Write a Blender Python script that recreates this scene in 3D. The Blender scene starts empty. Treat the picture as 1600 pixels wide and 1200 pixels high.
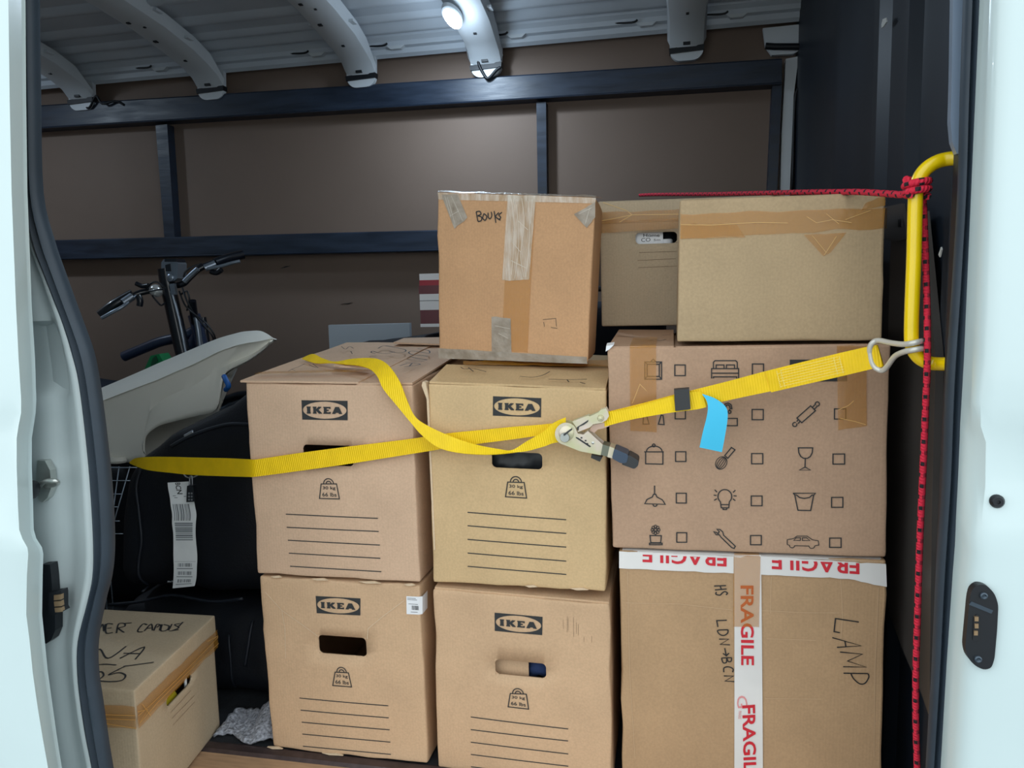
import bpy, bmesh, math, random
from mathutils import Vector, Matrix, noise

random.seed(7)
scene = bpy.context.scene
COL = scene.collection

# ------------------------------------------------------------------ camera
cam_data = bpy.data.cameras.new('camera')
cam_data.sensor_fit = 'HORIZONTAL'
cam_data.sensor_width = 36.0
cam_data.lens = 36.0 * 1200.0 / 1600.0
cam_data.clip_start = 0.02
cam = bpy.data.objects.new('camera', cam_data)
COL.objects.link(cam)
_cr = Vector((0.9788, 0.2036, -0.0224)); _cu = Vector((-0.002, 0.1188, 0.9929)); _cf = Vector((-0.2048, 0.9718, -0.1167))
cam.matrix_world = Matrix(((_cr.x, _cu.x, -_cf.x, 0.0), (_cr.y, _cu.y, -_cf.y, 0.0),
                           (_cr.z, _cu.z, -_cf.z, 0.96), (0, 0, 0, 1)))
scene.camera = cam

# ------------------------------------------------------------------ sky / exposure
world = bpy.data.worlds.new('overcast_sky')
world.use_nodes = True
scene.world = world
_bg = world.node_tree.nodes['Background']
_bg.inputs['Color'].default_value = (0.90, 0.975, 1.0, 1)
_bg.inputs['Strength'].default_value = 1.25
scene.view_settings.view_transform = 'Standard'
scene.view_settings.look = 'None'
scene.view_settings.gamma = 1.0
scene.view_settings.use_curve_mapping = False
scene.view_settings.exposure = 0.54

# ------------------------------------------------------------------ helpers
def lin(r, g, b):
    def c(v):
        v /= 255.0
        return v / 12.92 if v <= 0.04045 else ((v + 0.055) / 1.055) ** 2.4
    return (c(r), c(g), c(b), 1.0)


MATS = {}


def mat(name, rgb, rough=0.6, metal=0.0, spec=0.5, var=0.0, var_scale=8.0, bump=0.0, bump_scale=200.0,
        stretch=(1, 1, 1), alpha=1.0, emit=0.0, coat=0.0, rgb2=None, rough_var=0.0):
    m = bpy.data.materials.new(name)
    m.use_nodes = True
    nt = m.node_tree
    b = nt.nodes['Principled BSDF']
    b.inputs['Base Color'].default_value = lin(*rgb)
    b.inputs['Roughness'].default_value = rough
    b.inputs['Metallic'].default_value = metal
    b.inputs['Specular IOR Level'].default_value = spec
    b.inputs['Coat Weight'].default_value = coat
    tc = nt.nodes.new('ShaderNodeTexCoord')
    mp = nt.nodes.new('ShaderNodeMapping')
    mp.inputs['Scale'].default_value = stretch
    nt.links.new(tc.outputs['Object'], mp.inputs['Vector'])
    if var > 0 or rgb2:
        n = nt.nodes.new('ShaderNodeTexNoise')
        n.inputs['Scale'].default_value = var_scale
        n.inputs['Detail'].default_value = 5
        nt.links.new(mp.outputs['Vector'], n.inputs['Vector'])
        mx = nt.nodes.new('ShaderNodeMix')
        mx.data_type = 'RGBA'
        c = lin(*rgb)
        mx.inputs[6].default_value = tuple(v * (1 - var) for v in c[:3]) + (1,)
        mx.inputs[7].default_value = lin(*rgb2) if rgb2 else tuple(min(1, v * (1 + var)) for v in c[:3]) + (1,)
        mr = nt.nodes.new('ShaderNodeMapRange')
        mr.inputs['From Min'].default_value = 0.32
        mr.inputs['From Max'].default_value = 0.68
        nt.links.new(n.outputs['Fac'], mr.inputs['Value'])
        nt.links.new(mr.outputs['Result'], mx.inputs[0])
        nt.links.new(mx.outputs[2], b.inputs['Base Color'])
        if rough_var:
            mr2 = nt.nodes.new('ShaderNodeMapRange')
            mr2.inputs['To Min'].default_value = max(0.02, rough - rough_var)
            mr2.inputs['To Max'].default_value = min(1, rough + rough_var)
            nt.links.new(n.outputs['Fac'], mr2.inputs['Value'])
            nt.links.new(mr2.outputs['Result'], b.inputs['Roughness'])
    if bump > 0:
        n2 = nt.nodes.new('ShaderNodeTexNoise')
        n2.inputs['Scale'].default_value = bump_scale
        n2.inputs['Detail'].default_value = 4
        nt.links.new(mp.outputs['Vector'], n2.inputs['Vector'])
        bp = nt.nodes.new('ShaderNodeBump')
        bp.inputs['Strength'].default_value = bump
        bp.inputs['Distance'].default_value = 0.004
        nt.links.new(n2.outputs['Fac'], bp.inputs['Height'])
        nt.links.new(bp.outputs['Normal'], b.inputs['Normal'])
    if emit > 0:
        b.inputs['Emission Color'].default_value = lin(*rgb)
        b.inputs['Emission Strength'].default_value = emit
    if alpha < 1:
        b.inputs['Alpha'].default_value = alpha
    MATS[name] = m
    return m


def cardboard(name, rgb):
    """kraft board: mottled fibre colour, faint vertical flutes"""
    m = mat(name, rgb, rough=0.78, spec=0.25, var=0.055, var_scale=9.0)
    nt = m.node_tree
    b = nt.nodes['Principled BSDF']
    tc = nt.nodes.new('ShaderNodeTexCoord')
    w = nt.nodes.new('ShaderNodeTexWave')
    w.inputs['Scale'].default_value = 55.0
    w.inputs['Distortion'].default_value = 1.2
    w.inputs['Detail'].default_value = 2
    nt.links.new(tc.outputs['Object'], w.inputs['Vector'])
    n = nt.nodes.new('ShaderNodeTexNoise')
    n.inputs['Scale'].default_value = 14.0
    n.inputs['Detail'].default_value = 6
    nt.links.new(tc.outputs['Object'], n.inputs['Vector'])
    # fine fibre specks in the paper
    fs = nt.nodes.new('ShaderNodeTexNoise')
    fs.inputs['Scale'].default_value = 240.0
    fs.inputs['Detail'].default_value = 3
    nt.links.new(tc.outputs['Object'], fs.inputs['Vector'])
    fr = nt.nodes.new('ShaderNodeMapRange')
    fr.inputs['From Min'].default_value = 0.3
    fr.inputs['From Max'].default_value = 0.7
    fr.inputs['To Min'].default_value = 0.93
    fr.inputs['To Max'].default_value = 1.05
    nt.links.new(fs.outputs['Fac'], fr.inputs['Value'])
    ml = nt.nodes.new('ShaderNodeVectorMath')
    ml.operation = 'SCALE'
    src = b.inputs['Base Color'].links[0].from_socket
    nt.links.new(src, ml.inputs[0])
    nt.links.new(fr.outputs['Result'], ml.inputs['Scale'])
    nt.links.new(ml.outputs['Vector'], b.inputs['Base Color'])
    ad = nt.nodes.new('ShaderNodeMath')
    ad.operation = 'MULTIPLY_ADD'
    ad.inputs[1].default_value = 0.06
    nt.links.new(w.outputs['Fac'], ad.inputs[0])
    nt.links.new(n.outputs['Fac'], ad.inputs[2])
    bp = nt.nodes.new('ShaderNodeBump')
    bp.inputs['Strength'].default_value = 0.22
    bp.inputs['Distance'].default_value = 0.006
    nt.links.new(ad.outputs['Value'], bp.inputs['Height'])
    nt.links.new(bp.outputs['Normal'], b.inputs['Normal'])
    return m


class MB:
    def __init__(s):
        s.v = []
        s.f = []
        s.uv = None

    def add(s, verts, faces):
        o = len(s.v)
        s.v += [tuple(p) for p in verts]
        s.f += [tuple(i + o for i in f) for f in faces]
        return s

    def box(s, lo, hi):
        x0, y0, z0 = lo
        x1, y1, z1 = hi
        return s.hexa([(x0, y0, z0), (x1, y0, z0), (x1, y0, z1), (x0, y0, z1)],
                      [(x0, y1, z0), (x1, y1, z0), (x1, y1, z1), (x0, y1, z1)])

    def hexa(s, F, B):
        return s.add(list(F) + list(B), [(0, 1, 2, 3), (5, 4, 7, 6), (4, 0, 3, 7), (1, 5, 6, 2), (3, 2, 6, 7), (4, 5, 1, 0)])

    def prism(s, poly, ext):
        """planar polygon (3-D points) extruded by vector ext"""
        e = Vector(ext)
        n = len(poly)
        a = [Vector(p) for p in poly]
        fs = [tuple(range(n)), tuple(range(2 * n - 1, n - 1, -1))]
        fs += [(i, i + n, (i + 1) % n + n, (i + 1) % n) for i in range(n)]
        return s.add(a + [p + e for p in a], fs)

    def tube(s, path, r, n=10, closed=False, cap=True):
        P = [Vector(p) for p in path]
        m = len(P)
        rad = r if isinstance(r, (list, tuple)) else [r] * m
        T = []
        for i in range(m):
            a = P[(i - 1) % m] if (closed or i > 0) else P[i]
            b = P[(i + 1) % m] if (closed or i < m - 1) else P[i]
            t = (b - a)
            T.append(t.normalized() if t.length > 1e-9 else Vector((0, 0, 1)))
        ref = Vector((0, 0, 1)) if abs(T[0].z) < 0.9 else Vector((1, 0, 0))
        u = T[0].cross(ref).normalized()
        vs, uvs, L = [], [], 0.0
        for i in range(m):
            u = (u - T[i] * u.dot(T[i])).normalized()
            w = T[i].cross(u)
            if i:
                L += (P[i] - P[i - 1]).length
            for k in range(n):
                a = 2 * math.pi * k / n
                vs.append(P[i] + (u * math.cos(a) + w * math.sin(a)) * rad[i])
                uvs.append((L, k / n))
        fs = []
        for i in range(m if closed else m - 1):
            j = (i + 1) % m
            for k in range(n):
                l = (k + 1) % n
                fs.append((i * n + k, i * n + l, j * n + l, j * n + k))
        if cap and not closed:
            fs.append(tuple(range(n - 1, -1, -1)))
            fs.append(tuple(range((m - 1) * n, m * n)))
        if s.uv is None and not s.v:
            s.uv = uvs
        return s.add(vs, fs)

    def grid(s, rows, closed_u=False, closed_v=False):
        m, n = len(rows), len(rows[0])
        vs = [p for r in rows for p in r]
        fs = []
        for i in range(m if closed_v else m - 1):
            for j in range(n if closed_u else n - 1):
                a, b = (i + 1) % m, (j + 1) % n
                fs.append((i * n + j, i * n + b, a * n + b, a * n + j))
        return s.add(vs, fs)

    def ribbon(s, A, B, th, nrm=None):
        """strap between edge polylines A and B with thickness th (two skins, closed edges)"""
        A = [Vector(p) for p in A]
        B = [Vector(p) for p in B]
        n = len(A)
        rows = []
        for i in range(n):
            t = (A[min(i + 1, n - 1)] - A[max(i - 1, 0)])
            w = B[i] - A[i]
            q = t.cross(w)
            q = q.normalized() if q.length > 1e-9 else Vector((0, -1, 0))
            if rows and q.dot(rows[-1][4]) < -0.2:
                q = -q
            h = q * th * 0.5
            rows.append((A[i] + h, B[i] + h, B[i] - h, A[i] - h, q))
        g = [list(r[:4]) for r in rows]
        s.grid(g, closed_u=True)
        o = len(s.v) - 4 * n
        s.f.append((o, o + 1, o + 2, o + 3))
        e = o + 4 * (n - 1)
        s.f.append((e + 3, e + 2, e + 1, e))
        return s

    def lathe(s, base, axis, prof, n=20):
        """prof: list of (radius, distance along axis)"""
        ax = Vector(axis).normalized()
        ref = Vector((0, 0, 1)) if abs(ax.z) < 0.9 else Vector((1, 0, 0))
        u = ax.cross(ref).normalized()
        w = ax.cross(u)
        c = Vector(base)
        rows = [[c + ax * d + (u * math.cos(2 * math.pi * k / n) + w * math.sin(2 * math.pi * k / n)) * r for k in range(n)] for r, d in prof]
        s.grid(rows, closed_u=True)
        o = len(s.v) - n * len(prof)
        s.f.append(tuple(o + k for k in range(n)))
        s.f.append(tuple(len(s.v) - 1 - k for k in range(n)))
        return s


def origin_of(o):
    p = Vector((0, 0, 0))
    while o is not None:
        p += Vector(o.location)
        o = o.parent
    return p


def obj(name, mb, m, parent=None, smooth=False, angle=None, loc=None):
    """one mesh object; vertices are given in world metres"""
    off = origin_of(parent) if parent is not None else Vector((0, 0, 0))
    base = Vector(loc) if (loc is not None and parent is None) else Vector((0, 0, 0))
    me = bpy.data.meshes.new(name)
    me.from_pydata([tuple(Vector(p) - off - base) for p in mb.v], [], mb.f)
    bm = bmesh.new()
    bm.from_mesh(me)
    bmesh.ops.recalc_face_normals(bm, faces=bm.faces)
    bm.to_mesh(me)
    bm.free()
    if mb.uv is not None and len(mb.uv) == len(mb.v):
        ul = me.uv_layers.new(name='UVMap')
        for lp in me.loops:
            ul.data[lp.index].uv = mb.uv[lp.vertex_index]
    me.materials.append(MATS[m] if isinstance(m, str) else m)
    if smooth:
        me.polygons.foreach_set('use_smooth', [True] * len(me.polygons))
        if angle:
            me.set_sharp_from_angle(angle=math.radians(angle))
    o = bpy.data.objects.new(name, me)
    COL.objects.link(o)
    o.location = base
    if parent is not None:
        o.parent = parent
    if name in ('handwriting', 'barcodes', 'barcode', 'tape_fold', 'painted_fold_glint', 'crease', 'stitching', 'scuff'):
        o['kind'] = 'stuff'
    return o


def thing(name, label, cat, loc, group=None):
    o = bpy.data.objects.new(name, None)
    o.empty_display_size = 0.05
    COL.objects.link(o)
    o.location = loc
    tag(o, label, cat, group)
    return o


def tag(o, label, cat, group=None):
    o['label'] = label
    o['category'] = cat
    if group:
        o['group'] = group
    return o


def struct(o, label=None):
    o['kind'] = 'structure'
    if label:
        o['label'] = label
    return o


def snap_y(mb, pts, lift=.002):
    """move points along Y onto the front of a mesh"""
    from mathutils.bvhtree import BVHTree
    tr = BVHTree.FromPolygons([Vector(v) for v in mb.v], mb.f)
    out = []
    for p in pts:
        h = tr.ray_cast(Vector((p[0], p[1] - .5, p[2])), Vector((0, 1, 0)))
        out.append(Vector((p[0], h[0].y - lift, p[2])) if h[0] is not None else Vector(p))
    return out


def rounded(pts, r, n=4):
    """round the corners of a closed 2-D polygon"""
    out = []
    m = len(pts)
    for i in range(m):
        p = Vector(pts[i])
        a = (Vector(pts[i - 1]) - p)
        b = (Vector(pts[(i + 1) % m]) - p)
        d = min(r, a.length * 0.49, b.length * 0.49)
        s, e = p + a.normalized() * d, p + b.normalized() * d
        for k in range(n + 1):
            t = k / n
            out.append(tuple(s * (1 - t) ** 2 + p * 2 * t * (1 - t) + e * t * t))
    return out


def spline(pts, sub=6):
    """Catmull-Rom through 3-D points"""
    P = [Vector(p) for p in pts]
    out = []
    for i in range(len(P) - 1):
        a, b, c, d = P[max(i - 1, 0)], P[i], P[i + 1], P[min(i + 2, len(P) - 1)]
        for k in range(sub):
            t = k / sub
            out.append(0.5 * ((2 * b) + (c - a) * t + (2 * a - 5 * b + 4 * c - d) * t * t + (3 * b - a - 3 * c + d) * t ** 3))
    out.append(P[-1])
    return out


_TXT = {}


def text2d(s, bold=0.0):
    """built-in font glyphs as flat 2-D mesh, normalised to height of a capital = 1, starting at x=0"""
    key = (s, bold)
    if key not in _TXT:
        cu = bpy.data.curves.new('t', 'FONT')
        cu.body = s
        cu.size = 1.0
        cu.offset = bold
        cu.resolution_u = 3
        cu.fill_mode = 'FRONT'
        o = bpy.data.objects.new('t', cu)
        COL.objects.link(o)
        bpy.context.view_layer.update()
        me = bpy.data.meshes.new_from_object(o.evaluated_get(bpy.context.evaluated_depsgraph_get()))
        vs = [(v.co.x, v.co.y) for v in me.vertices]
        fs = [tuple(p.vertices) for p in me.polygons]
        bpy.data.objects.remove(o)
        bpy.data.curves.remove(cu)
        bpy.data.meshes.remove(me)
        x0, x1 = min(v[0] for v in vs), max(v[0] for v in vs)
        y0, y1 = min(v[1] for v in vs), max(v[1] for v in vs)
        _TXT[key] = ([((x - x0) / (x1 - x0), (y - y0) / (y1 - y0)) for x, y in vs], fs)
    return _TXT[key]


class Face:
    """a (slightly bulging) four-cornered face; S(u,v,off) is a point on or above it"""
    def __init__(s, q, bulge=0.0):
        s.q = [Vector(p) for p in q]
        a, b, c, d = s.q
        s.n = (b - a).cross(d - a).normalized()
        s.W = ((b - a).length + (c - d).length) / 2
        s.H = ((d - a).length + (c - b).length) / 2
        s.bulge = bulge

    def S(s, u, v, off=0.0):
        a, b, c, d = s.q
        p = a * (1 - u) * (1 - v) + b * u * (1 - v) + c * u * v + d * (1 - u) * v
        k = max(0, 1 - (2 * u - 1) ** 2) * max(0, 1 - (2 * v - 1) ** 2)
        return p + s.n * (off + s.bulge * k)

    def pen(s, mb, lines, w, off=0.0014):
        """handwriting: the same strokes drawn as smooth curves"""
        return s.strokes(mb, [[(q.x, q.y) for q in spline([(a, b, 0) for a, b in ln], 5)] for ln in lines], w, off)

    def strokes(s, mb, lines, w, off=0.0014, closed=False, step=0.03):
        """pen strokes: lists of (u,v) drawn as flat ribbons w metres wide with mitred joints"""
        for ln in lines:
            P = [Vector((u * s.W, v * s.H)) for u, v in ln]
            cl = closed or (len(P) > 2 and (P[0] - P[-1]).length < 1e-6)
            if cl and (P[0] - P[-1]).length < 1e-6:
                P = P[:-1]
            Q = []
            m = len(P)
            for i in range(m if cl else m - 1):
                a, b = P[i], P[(i + 1) % m]
                k = max(1, int((b - a).length / step))
                Q += [a.lerp(b, t / k) for t in range(k)]
            if not cl:
                Q.append(P[-1])
            m = len(Q)
            if m < 2:
                continue
            L, Rr = [], []
            for i in range(m):
                a = Q[(i - 1) % m] if (cl or i) else Q[i]
                b = Q[(i + 1) % m] if (cl or i < m - 1) else Q[i]
                t0 = (Q[i] - a)
                t1 = (b - Q[i])
                t0 = t0.normalized() if t0.length > 1e-7 else t1.normalized()
                t1 = t1.normalized() if t1.length > 1e-7 else t0
                n0 = Vector((-t0.y, t0.x))
                n1 = Vector((-t1.y, t1.x))
                nn = (n0 + n1)
                nn = nn.normalized() if nn.length > 0.2 else n0
                k = min(1.6, 1.0 / max(0.35, nn.dot(n0)))
                e = w * 0.5 * k
                L.append(Q[i] + nn * e)
                Rr.append(Q[i] - nn * e)
            rows = [[s.S(p.x / s.W, p.y / s.H, off) for p in pair] for pair in zip(L, Rr)]
            mb.grid(rows, closed_v=cl)
        return mb

    def poly(s, mb, pts, off=0.0014):
        mb.add([s.S(u, v, off) for u, v in pts], [tuple(range(len(pts)))])
        return mb

    def strip(s, mb, quad, nu=10, nv=2, off=0.0006, wob=0.0, seed=0):
        """tape: quad of (u,v) corners filled with a grid, optionally with wrinkled long edges"""
        (a, b, c, d) = [Vector(p) for p in quad]
        rows = []
        for i in range(nu + 1):
            t = i / nu
            p, q = a.lerp(b, t), d.lerp(c, t)
            j = wob * noise.noise((t * 7 + seed, seed, 0)) if 0 < i < nu else 0
            k = wob * noise.noise((t * 7 + seed, seed + 5, 3)) if 0 < i < nu else 0
            q = q + (q - p) * j
            p = p + (p - q) * k
            row = []
            for m in range(nv + 1):
                r = p.lerp(q, m / nv)
                z = 0.0006 * noise.noise((r.x * 40 + seed, r.y * 40, seed)) if wob else 0
                row.append(s.S(r.x, r.y, off + abs(z)))
            rows.append(row)
        mb.grid(rows)
        return mb

    def text(s, mb, txt, o, ax, ay, bold=0.0, off=0.0008, clip=None):
        """text filling the parallelogram o, o+ax (reading direction), o+ay (up), all in (u,v)"""
        vs, fs = text2d(txt, bold)
        pv = [(o[0] + x * ax[0] + y * ay[0], o[1] + x * ax[1] + y * ay[1]) for x, y in vs]
        if clip is not None:
            bm = bmesh.new()
            bv = [bm.verts.new((u, v, 0)) for u, v in pv]
            for f in fs:
                bm.faces.new([bv[i] for i in f])
            bmesh.ops.bisect_plane(bm, geom=bm.verts[:] + bm.edges[:] + bm.faces[:], plane_co=(0, clip, 0), plane_no=(0, 1, 0), clear_outer=True)
            bm.verts.index_update()
            pv = [(v.co.x, v.co.y) for v in bm.verts]
            fs = [tuple(v.index for v in f.verts) for f in bm.faces]
            bm.free()
        mb.add([s.S(u, v, off) for u, v in pv], fs)
        return mb


def bil(q, u, v):
    a, b, c, d = [Vector(p) for p in q]
    return a * (1 - u) * (1 - v) + b * u * (1 - v) + c * u * v + d * (1 - u) * v


def carton_mesh(F, B, r=0.004, hole=None, bulge=0.003, sub=8, top_bulge=0.0, dents=0.0, seed=0):
    """hollow-able rounded hexahedron; F,B = BL,BR,TR,TL of front and back; hole=(u0,v0,u1,v1) cut in the front"""
    F = [Vector(p) for p in F]
    B = [Vector(p) for p in B]
    W = (F[1] - F[0]).length
    H = (F[3] - F[0]).length
    D = (B[0] - F[0]).length
    nf = (F[1] - F[0]).cross(F[3] - F[0]).normalized()

    def lines(L, n, extra=()):
        e = r / L
        s = {0.0, e * 0.3, e, e * 2.5, 1 - e * 2.5, 1 - e, 1 - 0.3 * e, 1.0}
        s |= {e + (1 - 2 * e) * i / n for i in range(n + 1)}
        s = {x for x in s if all(abs(x - y) > 0.012 for y in extra)} | set(extra)
        return sorted(s)
    ex = [hole[0], hole[2]] if hole else []
    ey = [hole[1], hole[3]] if hole else []
    us, vs_, ws = lines(W, sub, ex), lines(H, sub, ey), lines(D, 5)
    idx, verts, faces = {}, [], []

    def vert(u, v, w):
        k = (round(u, 6), round(v, 6), round(w, 6))
        if k in idx:
            return idx[k]
        p = Vector((u * W, v * H, w * D))
        c = Vector((min(max(p.x, r), W - r), min(max(p.y, r), H - r), min(max(p.z, r), D - r)))
        d = p - c
        if d.length > 1e-9:
            p = c + d.normalized() * min(r, d.length if d.length < r else r)
        a, b, g = p.x / W, p.y / H, p.z / D
        q = bil(F, a, b) * (1 - g) + bil(B, a, b) * g
        kk = max(0, 1 - (2 * a - 1) ** 2) * max(0, 1 - (2 * b - 1) ** 2)
        q = q + nf * bulge * kk * (1 - g)
        if top_bulge and b > 0.9:
            q.z += top_bulge * max(0, 1 - (2 * a - 1) ** 2) * max(0, 1 - (2 * g - 1) ** 2)
        if dents:
            ed = (1 if min(a, 1 - a) < 0.014 else 0) + (1 if min(b, 1 - b) < 0.014 else 0) + (1 if min(g, 1 - g) < 0.014 else 0)
            if ed >= 2:
                q += noise.noise_vector((q.x * 22 + seed, q.y * 22, q.z * 22)) * dents
        idx[k] = len(verts)
        verts.append(q)
        return idx[k]

    def face_grid(A, Bq, fn, skip=None):
        for i in range(len(A) - 1):
            for j in range(len(Bq) - 1):
                if skip and skip(0.5 * (A[i] + A[i + 1]), 0.5 * (Bq[j] + Bq[j + 1])):
                    continue
                faces.append((vert(*fn(A[i], Bq[j])), vert(*fn(A[i + 1], Bq[j])), vert(*fn(A[i + 1], Bq[j + 1])), vert(*fn(A[i], Bq[j + 1]))))
    sk = (lambda u, v: hole[0] < u < hole[2] and hole[1] < v < hole[3]) if hole else None
    face_grid(us, vs_, lambda u, v: (u, v, 0.0), sk)
    face_grid(us, vs_, lambda u, v: (u, v, 1.0))
    face_grid(ws, vs_, lambda w, v: (0.0, v, w))
    face_grid(ws, vs_, lambda w, v: (1.0, v, w))
    face_grid(us, ws, lambda u, w: (u, 0.0, w))
    face_grid(us, ws, lambda u, w: (u, 1.0, w))
    if hole:                                       # rounded hole corners: small fillets on the same surface
        fc = Face(F, bulge)
        ru, rv = 0.009 / W, 0.009 / H
        for (cu, cv, su, sv) in ((hole[0], hole[1], 1, 1), (hole[2], hole[1], -1, 1), (hole[2], hole[3], -1, -1), (hole[0], hole[3], 1, -1)):
            arc = []
            for k in range(6):
                a = math.pi / 2 * k / 5
                arc.append((cu + su * ru * (1 - math.sin(a)), cv + sv * rv * (1 - math.cos(a))))
            o = len(verts)
            verts.append(fc.S(cu, cv))
            verts.extend(fc.S(u, v) for u, v in arc)
            faces.extend((o, o + 1 + k, o + 2 + k) for k in range(5))
    mb = MB()
    mb.add(verts, faces)
    return mb


def carton(name, label, F, depth, m, hole=None, bulge=0.003, back_dz=0.0, dents=0.0, top_bulge=0.0, group=None, B=None, r=0.004, seed=0):
    F = [Vector(p) for p in F]
    if B is None:
        dv = Vector(depth)
        B = [p + dv for p in F]
        B[2] = B[2] + Vector((0, 0, back_dz))
        B[3] = B[3] + Vector((0, 0, back_dz))
    B = [Vector(p) for p in B]
    base = (F[0] + F[1] + B[0] + B[1]) / 4
    t = thing(name, label, 'box', base, group)
    o = obj('body', carton_mesh(F, B, hole=hole, bulge=bulge, dents=dents, top_bulge=top_bulge, r=r, seed=seed), m, t, smooth=True, angle=40)
    sol = o.modifiers.new('wall', 'SOLIDIFY')
    sol.thickness = 0.004
    sol.offset = -1
    t_face = Face(F, bulge)
    top = Face([F[3], F[2], B[2], B[3]])
    return t, o, t_face, top


# ------------------------------------------------------------------ materials
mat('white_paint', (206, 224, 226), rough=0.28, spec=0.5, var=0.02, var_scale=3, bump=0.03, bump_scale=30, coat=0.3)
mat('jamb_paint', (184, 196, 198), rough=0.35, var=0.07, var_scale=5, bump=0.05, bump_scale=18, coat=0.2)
mat('roof_paint', (204, 212, 220), rough=0.4, var=0.05, var_scale=4)
mat('rib_paint', (214, 220, 224), rough=0.38, var=0.04, var_scale=5)
mat('rubber', (46, 57, 68), rough=0.5, var=0.08, var_scale=20, spec=0.4)
mat('black_paint', (24, 32, 43), rough=0.46, spec=0.5, var=0.25, var_scale=3)
mat('black_panel', (78, 74, 72), rough=0.3, spec=0.5, var=0.2, var_scale=4, coat=0.3)
mat('blue_steel', (30, 43, 61), rough=0.46, metal=0.0, spec=0.7, var=0.3, var_scale=26, stretch=(0.25, 1, 1.6), rough_var=0.22, bump=.12, bump_scale=60)
mat('hardboard', (130, 112, 100), rough=0.62, var=0.05, var_scale=2.5, bump=0.05, bump_scale=60, spec=0.3)
mat('plywood', (176, 143, 112), rough=0.7, var=0.16, var_scale=30, stretch=(0.5, 3, 1), bump=0.1, bump_scale=80)
mat('mat_black', (26, 30, 36), rough=0.8, var=0.3, var_scale=60, bump=0.3, bump_scale=150)
mat('edge_strip', (70, 58, 58), rough=0.45, metal=0.3, var=0.3, var_scale=40)
mat('ground_grey', (120, 122, 122), rough=0.9, var=0.1, var_scale=6)
mat('black_plastic', (22, 26, 32), rough=0.42)
mat('gold_contact', (176, 148, 116), rough=0.35, metal=0.7)
mat('zinc', (190, 194, 190), rough=0.33, metal=0.85, var=0.1, var_scale=40)
mat('lamp_lens', (235, 244, 255), rough=0.3, emit=22.0)
mat('wire_black', (18, 22, 28), rough=0.5)
mat('dust_white', (210, 214, 214), rough=0.8)

# ------------------------------------------------------------------ setting
XL_, XR_ = -3.0, 0.43
YB = 2.92
g = MB().box((-8, -8, -0.7), (8, 6, -0.6))
struct(obj('floor_ground', g, 'ground_grey'))

fl = struct(obj('floor', MB().box((XL_, 1.06, -0.06), (0.62, YB + .05, 0.0)), 'plywood'), 'bare plywood load floor of the van')
obj('rubber_mat', MB().box((XL_, 1.385, 0.0), (XR_, YB, 0.004)), 'mat_black', fl)
obj('edge_strip', MB().prism([(0, 1.372, 0.0), (0, 1.378, .006), (0, 1.398, .007), (0, 1.405, .004), (0, 1.405, 0)], (1, 0, 0)), 'edge_strip', fl)
o = [c for c in fl.children if c.name.startswith('edge_strip')][0]
for v in o.data.vertices:
    v.co.x = XL_ if v.co.x < 0.5 else XR_

# back wall: hardboard sheet, steel rails and uprights
wb = struct(obj('wall_back', MB().box((XL_, YB, 0), (0.47, YB + .03, 1.99)), 'hardboard'), 'grey brown hardboard lining of the far van side')
def rail(px_top, px_bot, name):
    a, b = [Vector(p) for p in px_top]
    d, c = [Vector(p) for p in px_bot]
    y0 = a.y
    mb = MB()
    sec = [(0.0, 1.0), (0.004, 1.06), (0.06, 1.06), (0.06, -0.02), (-0.006, -0.02), (-0.008, 0.03), (0.0, 0.07)]
    rows = []
    for (t, bt) in ((a, d), (b, c)):
        h = t.z - bt.z
        rows.append([Vector((t.x, y0 + dy, bt.z + h * k)) for dy, k in sec])
    mb.grid(rows, closed_u=True)
    n = len(sec)
    mb.f += [tuple(range(n)), tuple(range(2 * n - 1, n - 1, -1))]
    return obj(name, mb, 'blue_steel', wb, smooth=True, angle=30)
rail([(-3.0, 2.86, 1.79), (0.3624, 2.86, 1.7314)], [(-3.0, 2.86, 1.7), (0.3638, 2.86, 1.6516)], 'rail')
rail([(-3.0, 2.86, 1.232), (0.372, 2.86, 1.187)], [(-3.0, 2.86, 1.155), (0.3733, 2.86, 1.1144)], 'rail')
for (q) in ([(-2.0679, 2.875, 1.6746), (-2.0148, 2.875, 1.6761), (-2.0178, 2.875, 1.2147), (-2.0657, 2.875, 1.2138)], [(-0.4911, 2.875, 1.6541), (-0.4555, 2.875, 1.6538), (-0.4584, 2.875, 1.2102), (-0.4922, 2.875, 1.2092)],
            [(0.3343, 2.875, 1.6533), (0.3657, 2.875, 1.6531), (0.3527, 2.875, 1.1824), (0.3205, 2.875, 1.1837)]):
    obj('upright', MB().prism(q, (0, .044, 0)), 'blue_steel', wb)
obj('corner_post', MB().prism([(0.3774, 2.88, 1.7379), (0.4189, 2.88, 1.7429), (0.4048, 2.88, 1.6133), (0.3983, 2.88, 1.2907), (0.3904, 2.88, 1.0259), (0.3646, 2.88, 1.0266), (0.3689, 2.88, 1.509)], (0, .04, 0)), 'rib_paint', wb)
for q in ([(-1.5758, 2.918, 1.0827), (-1.5496, 2.918, 1.0923), (-1.5239, 2.918, 1.0929), (-1.5499, 2.918, 1.0872)], [(-1.3168, 2.918, 0.9344), (-1.2806, 2.918, 0.9375), (-1.2639, 2.918, 0.9398), (-1.2808, 2.918, 0.9337)]):
    obj('scratch', MB().prism(q, (0, .003, 0)), 'wire_black', wb)

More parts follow.
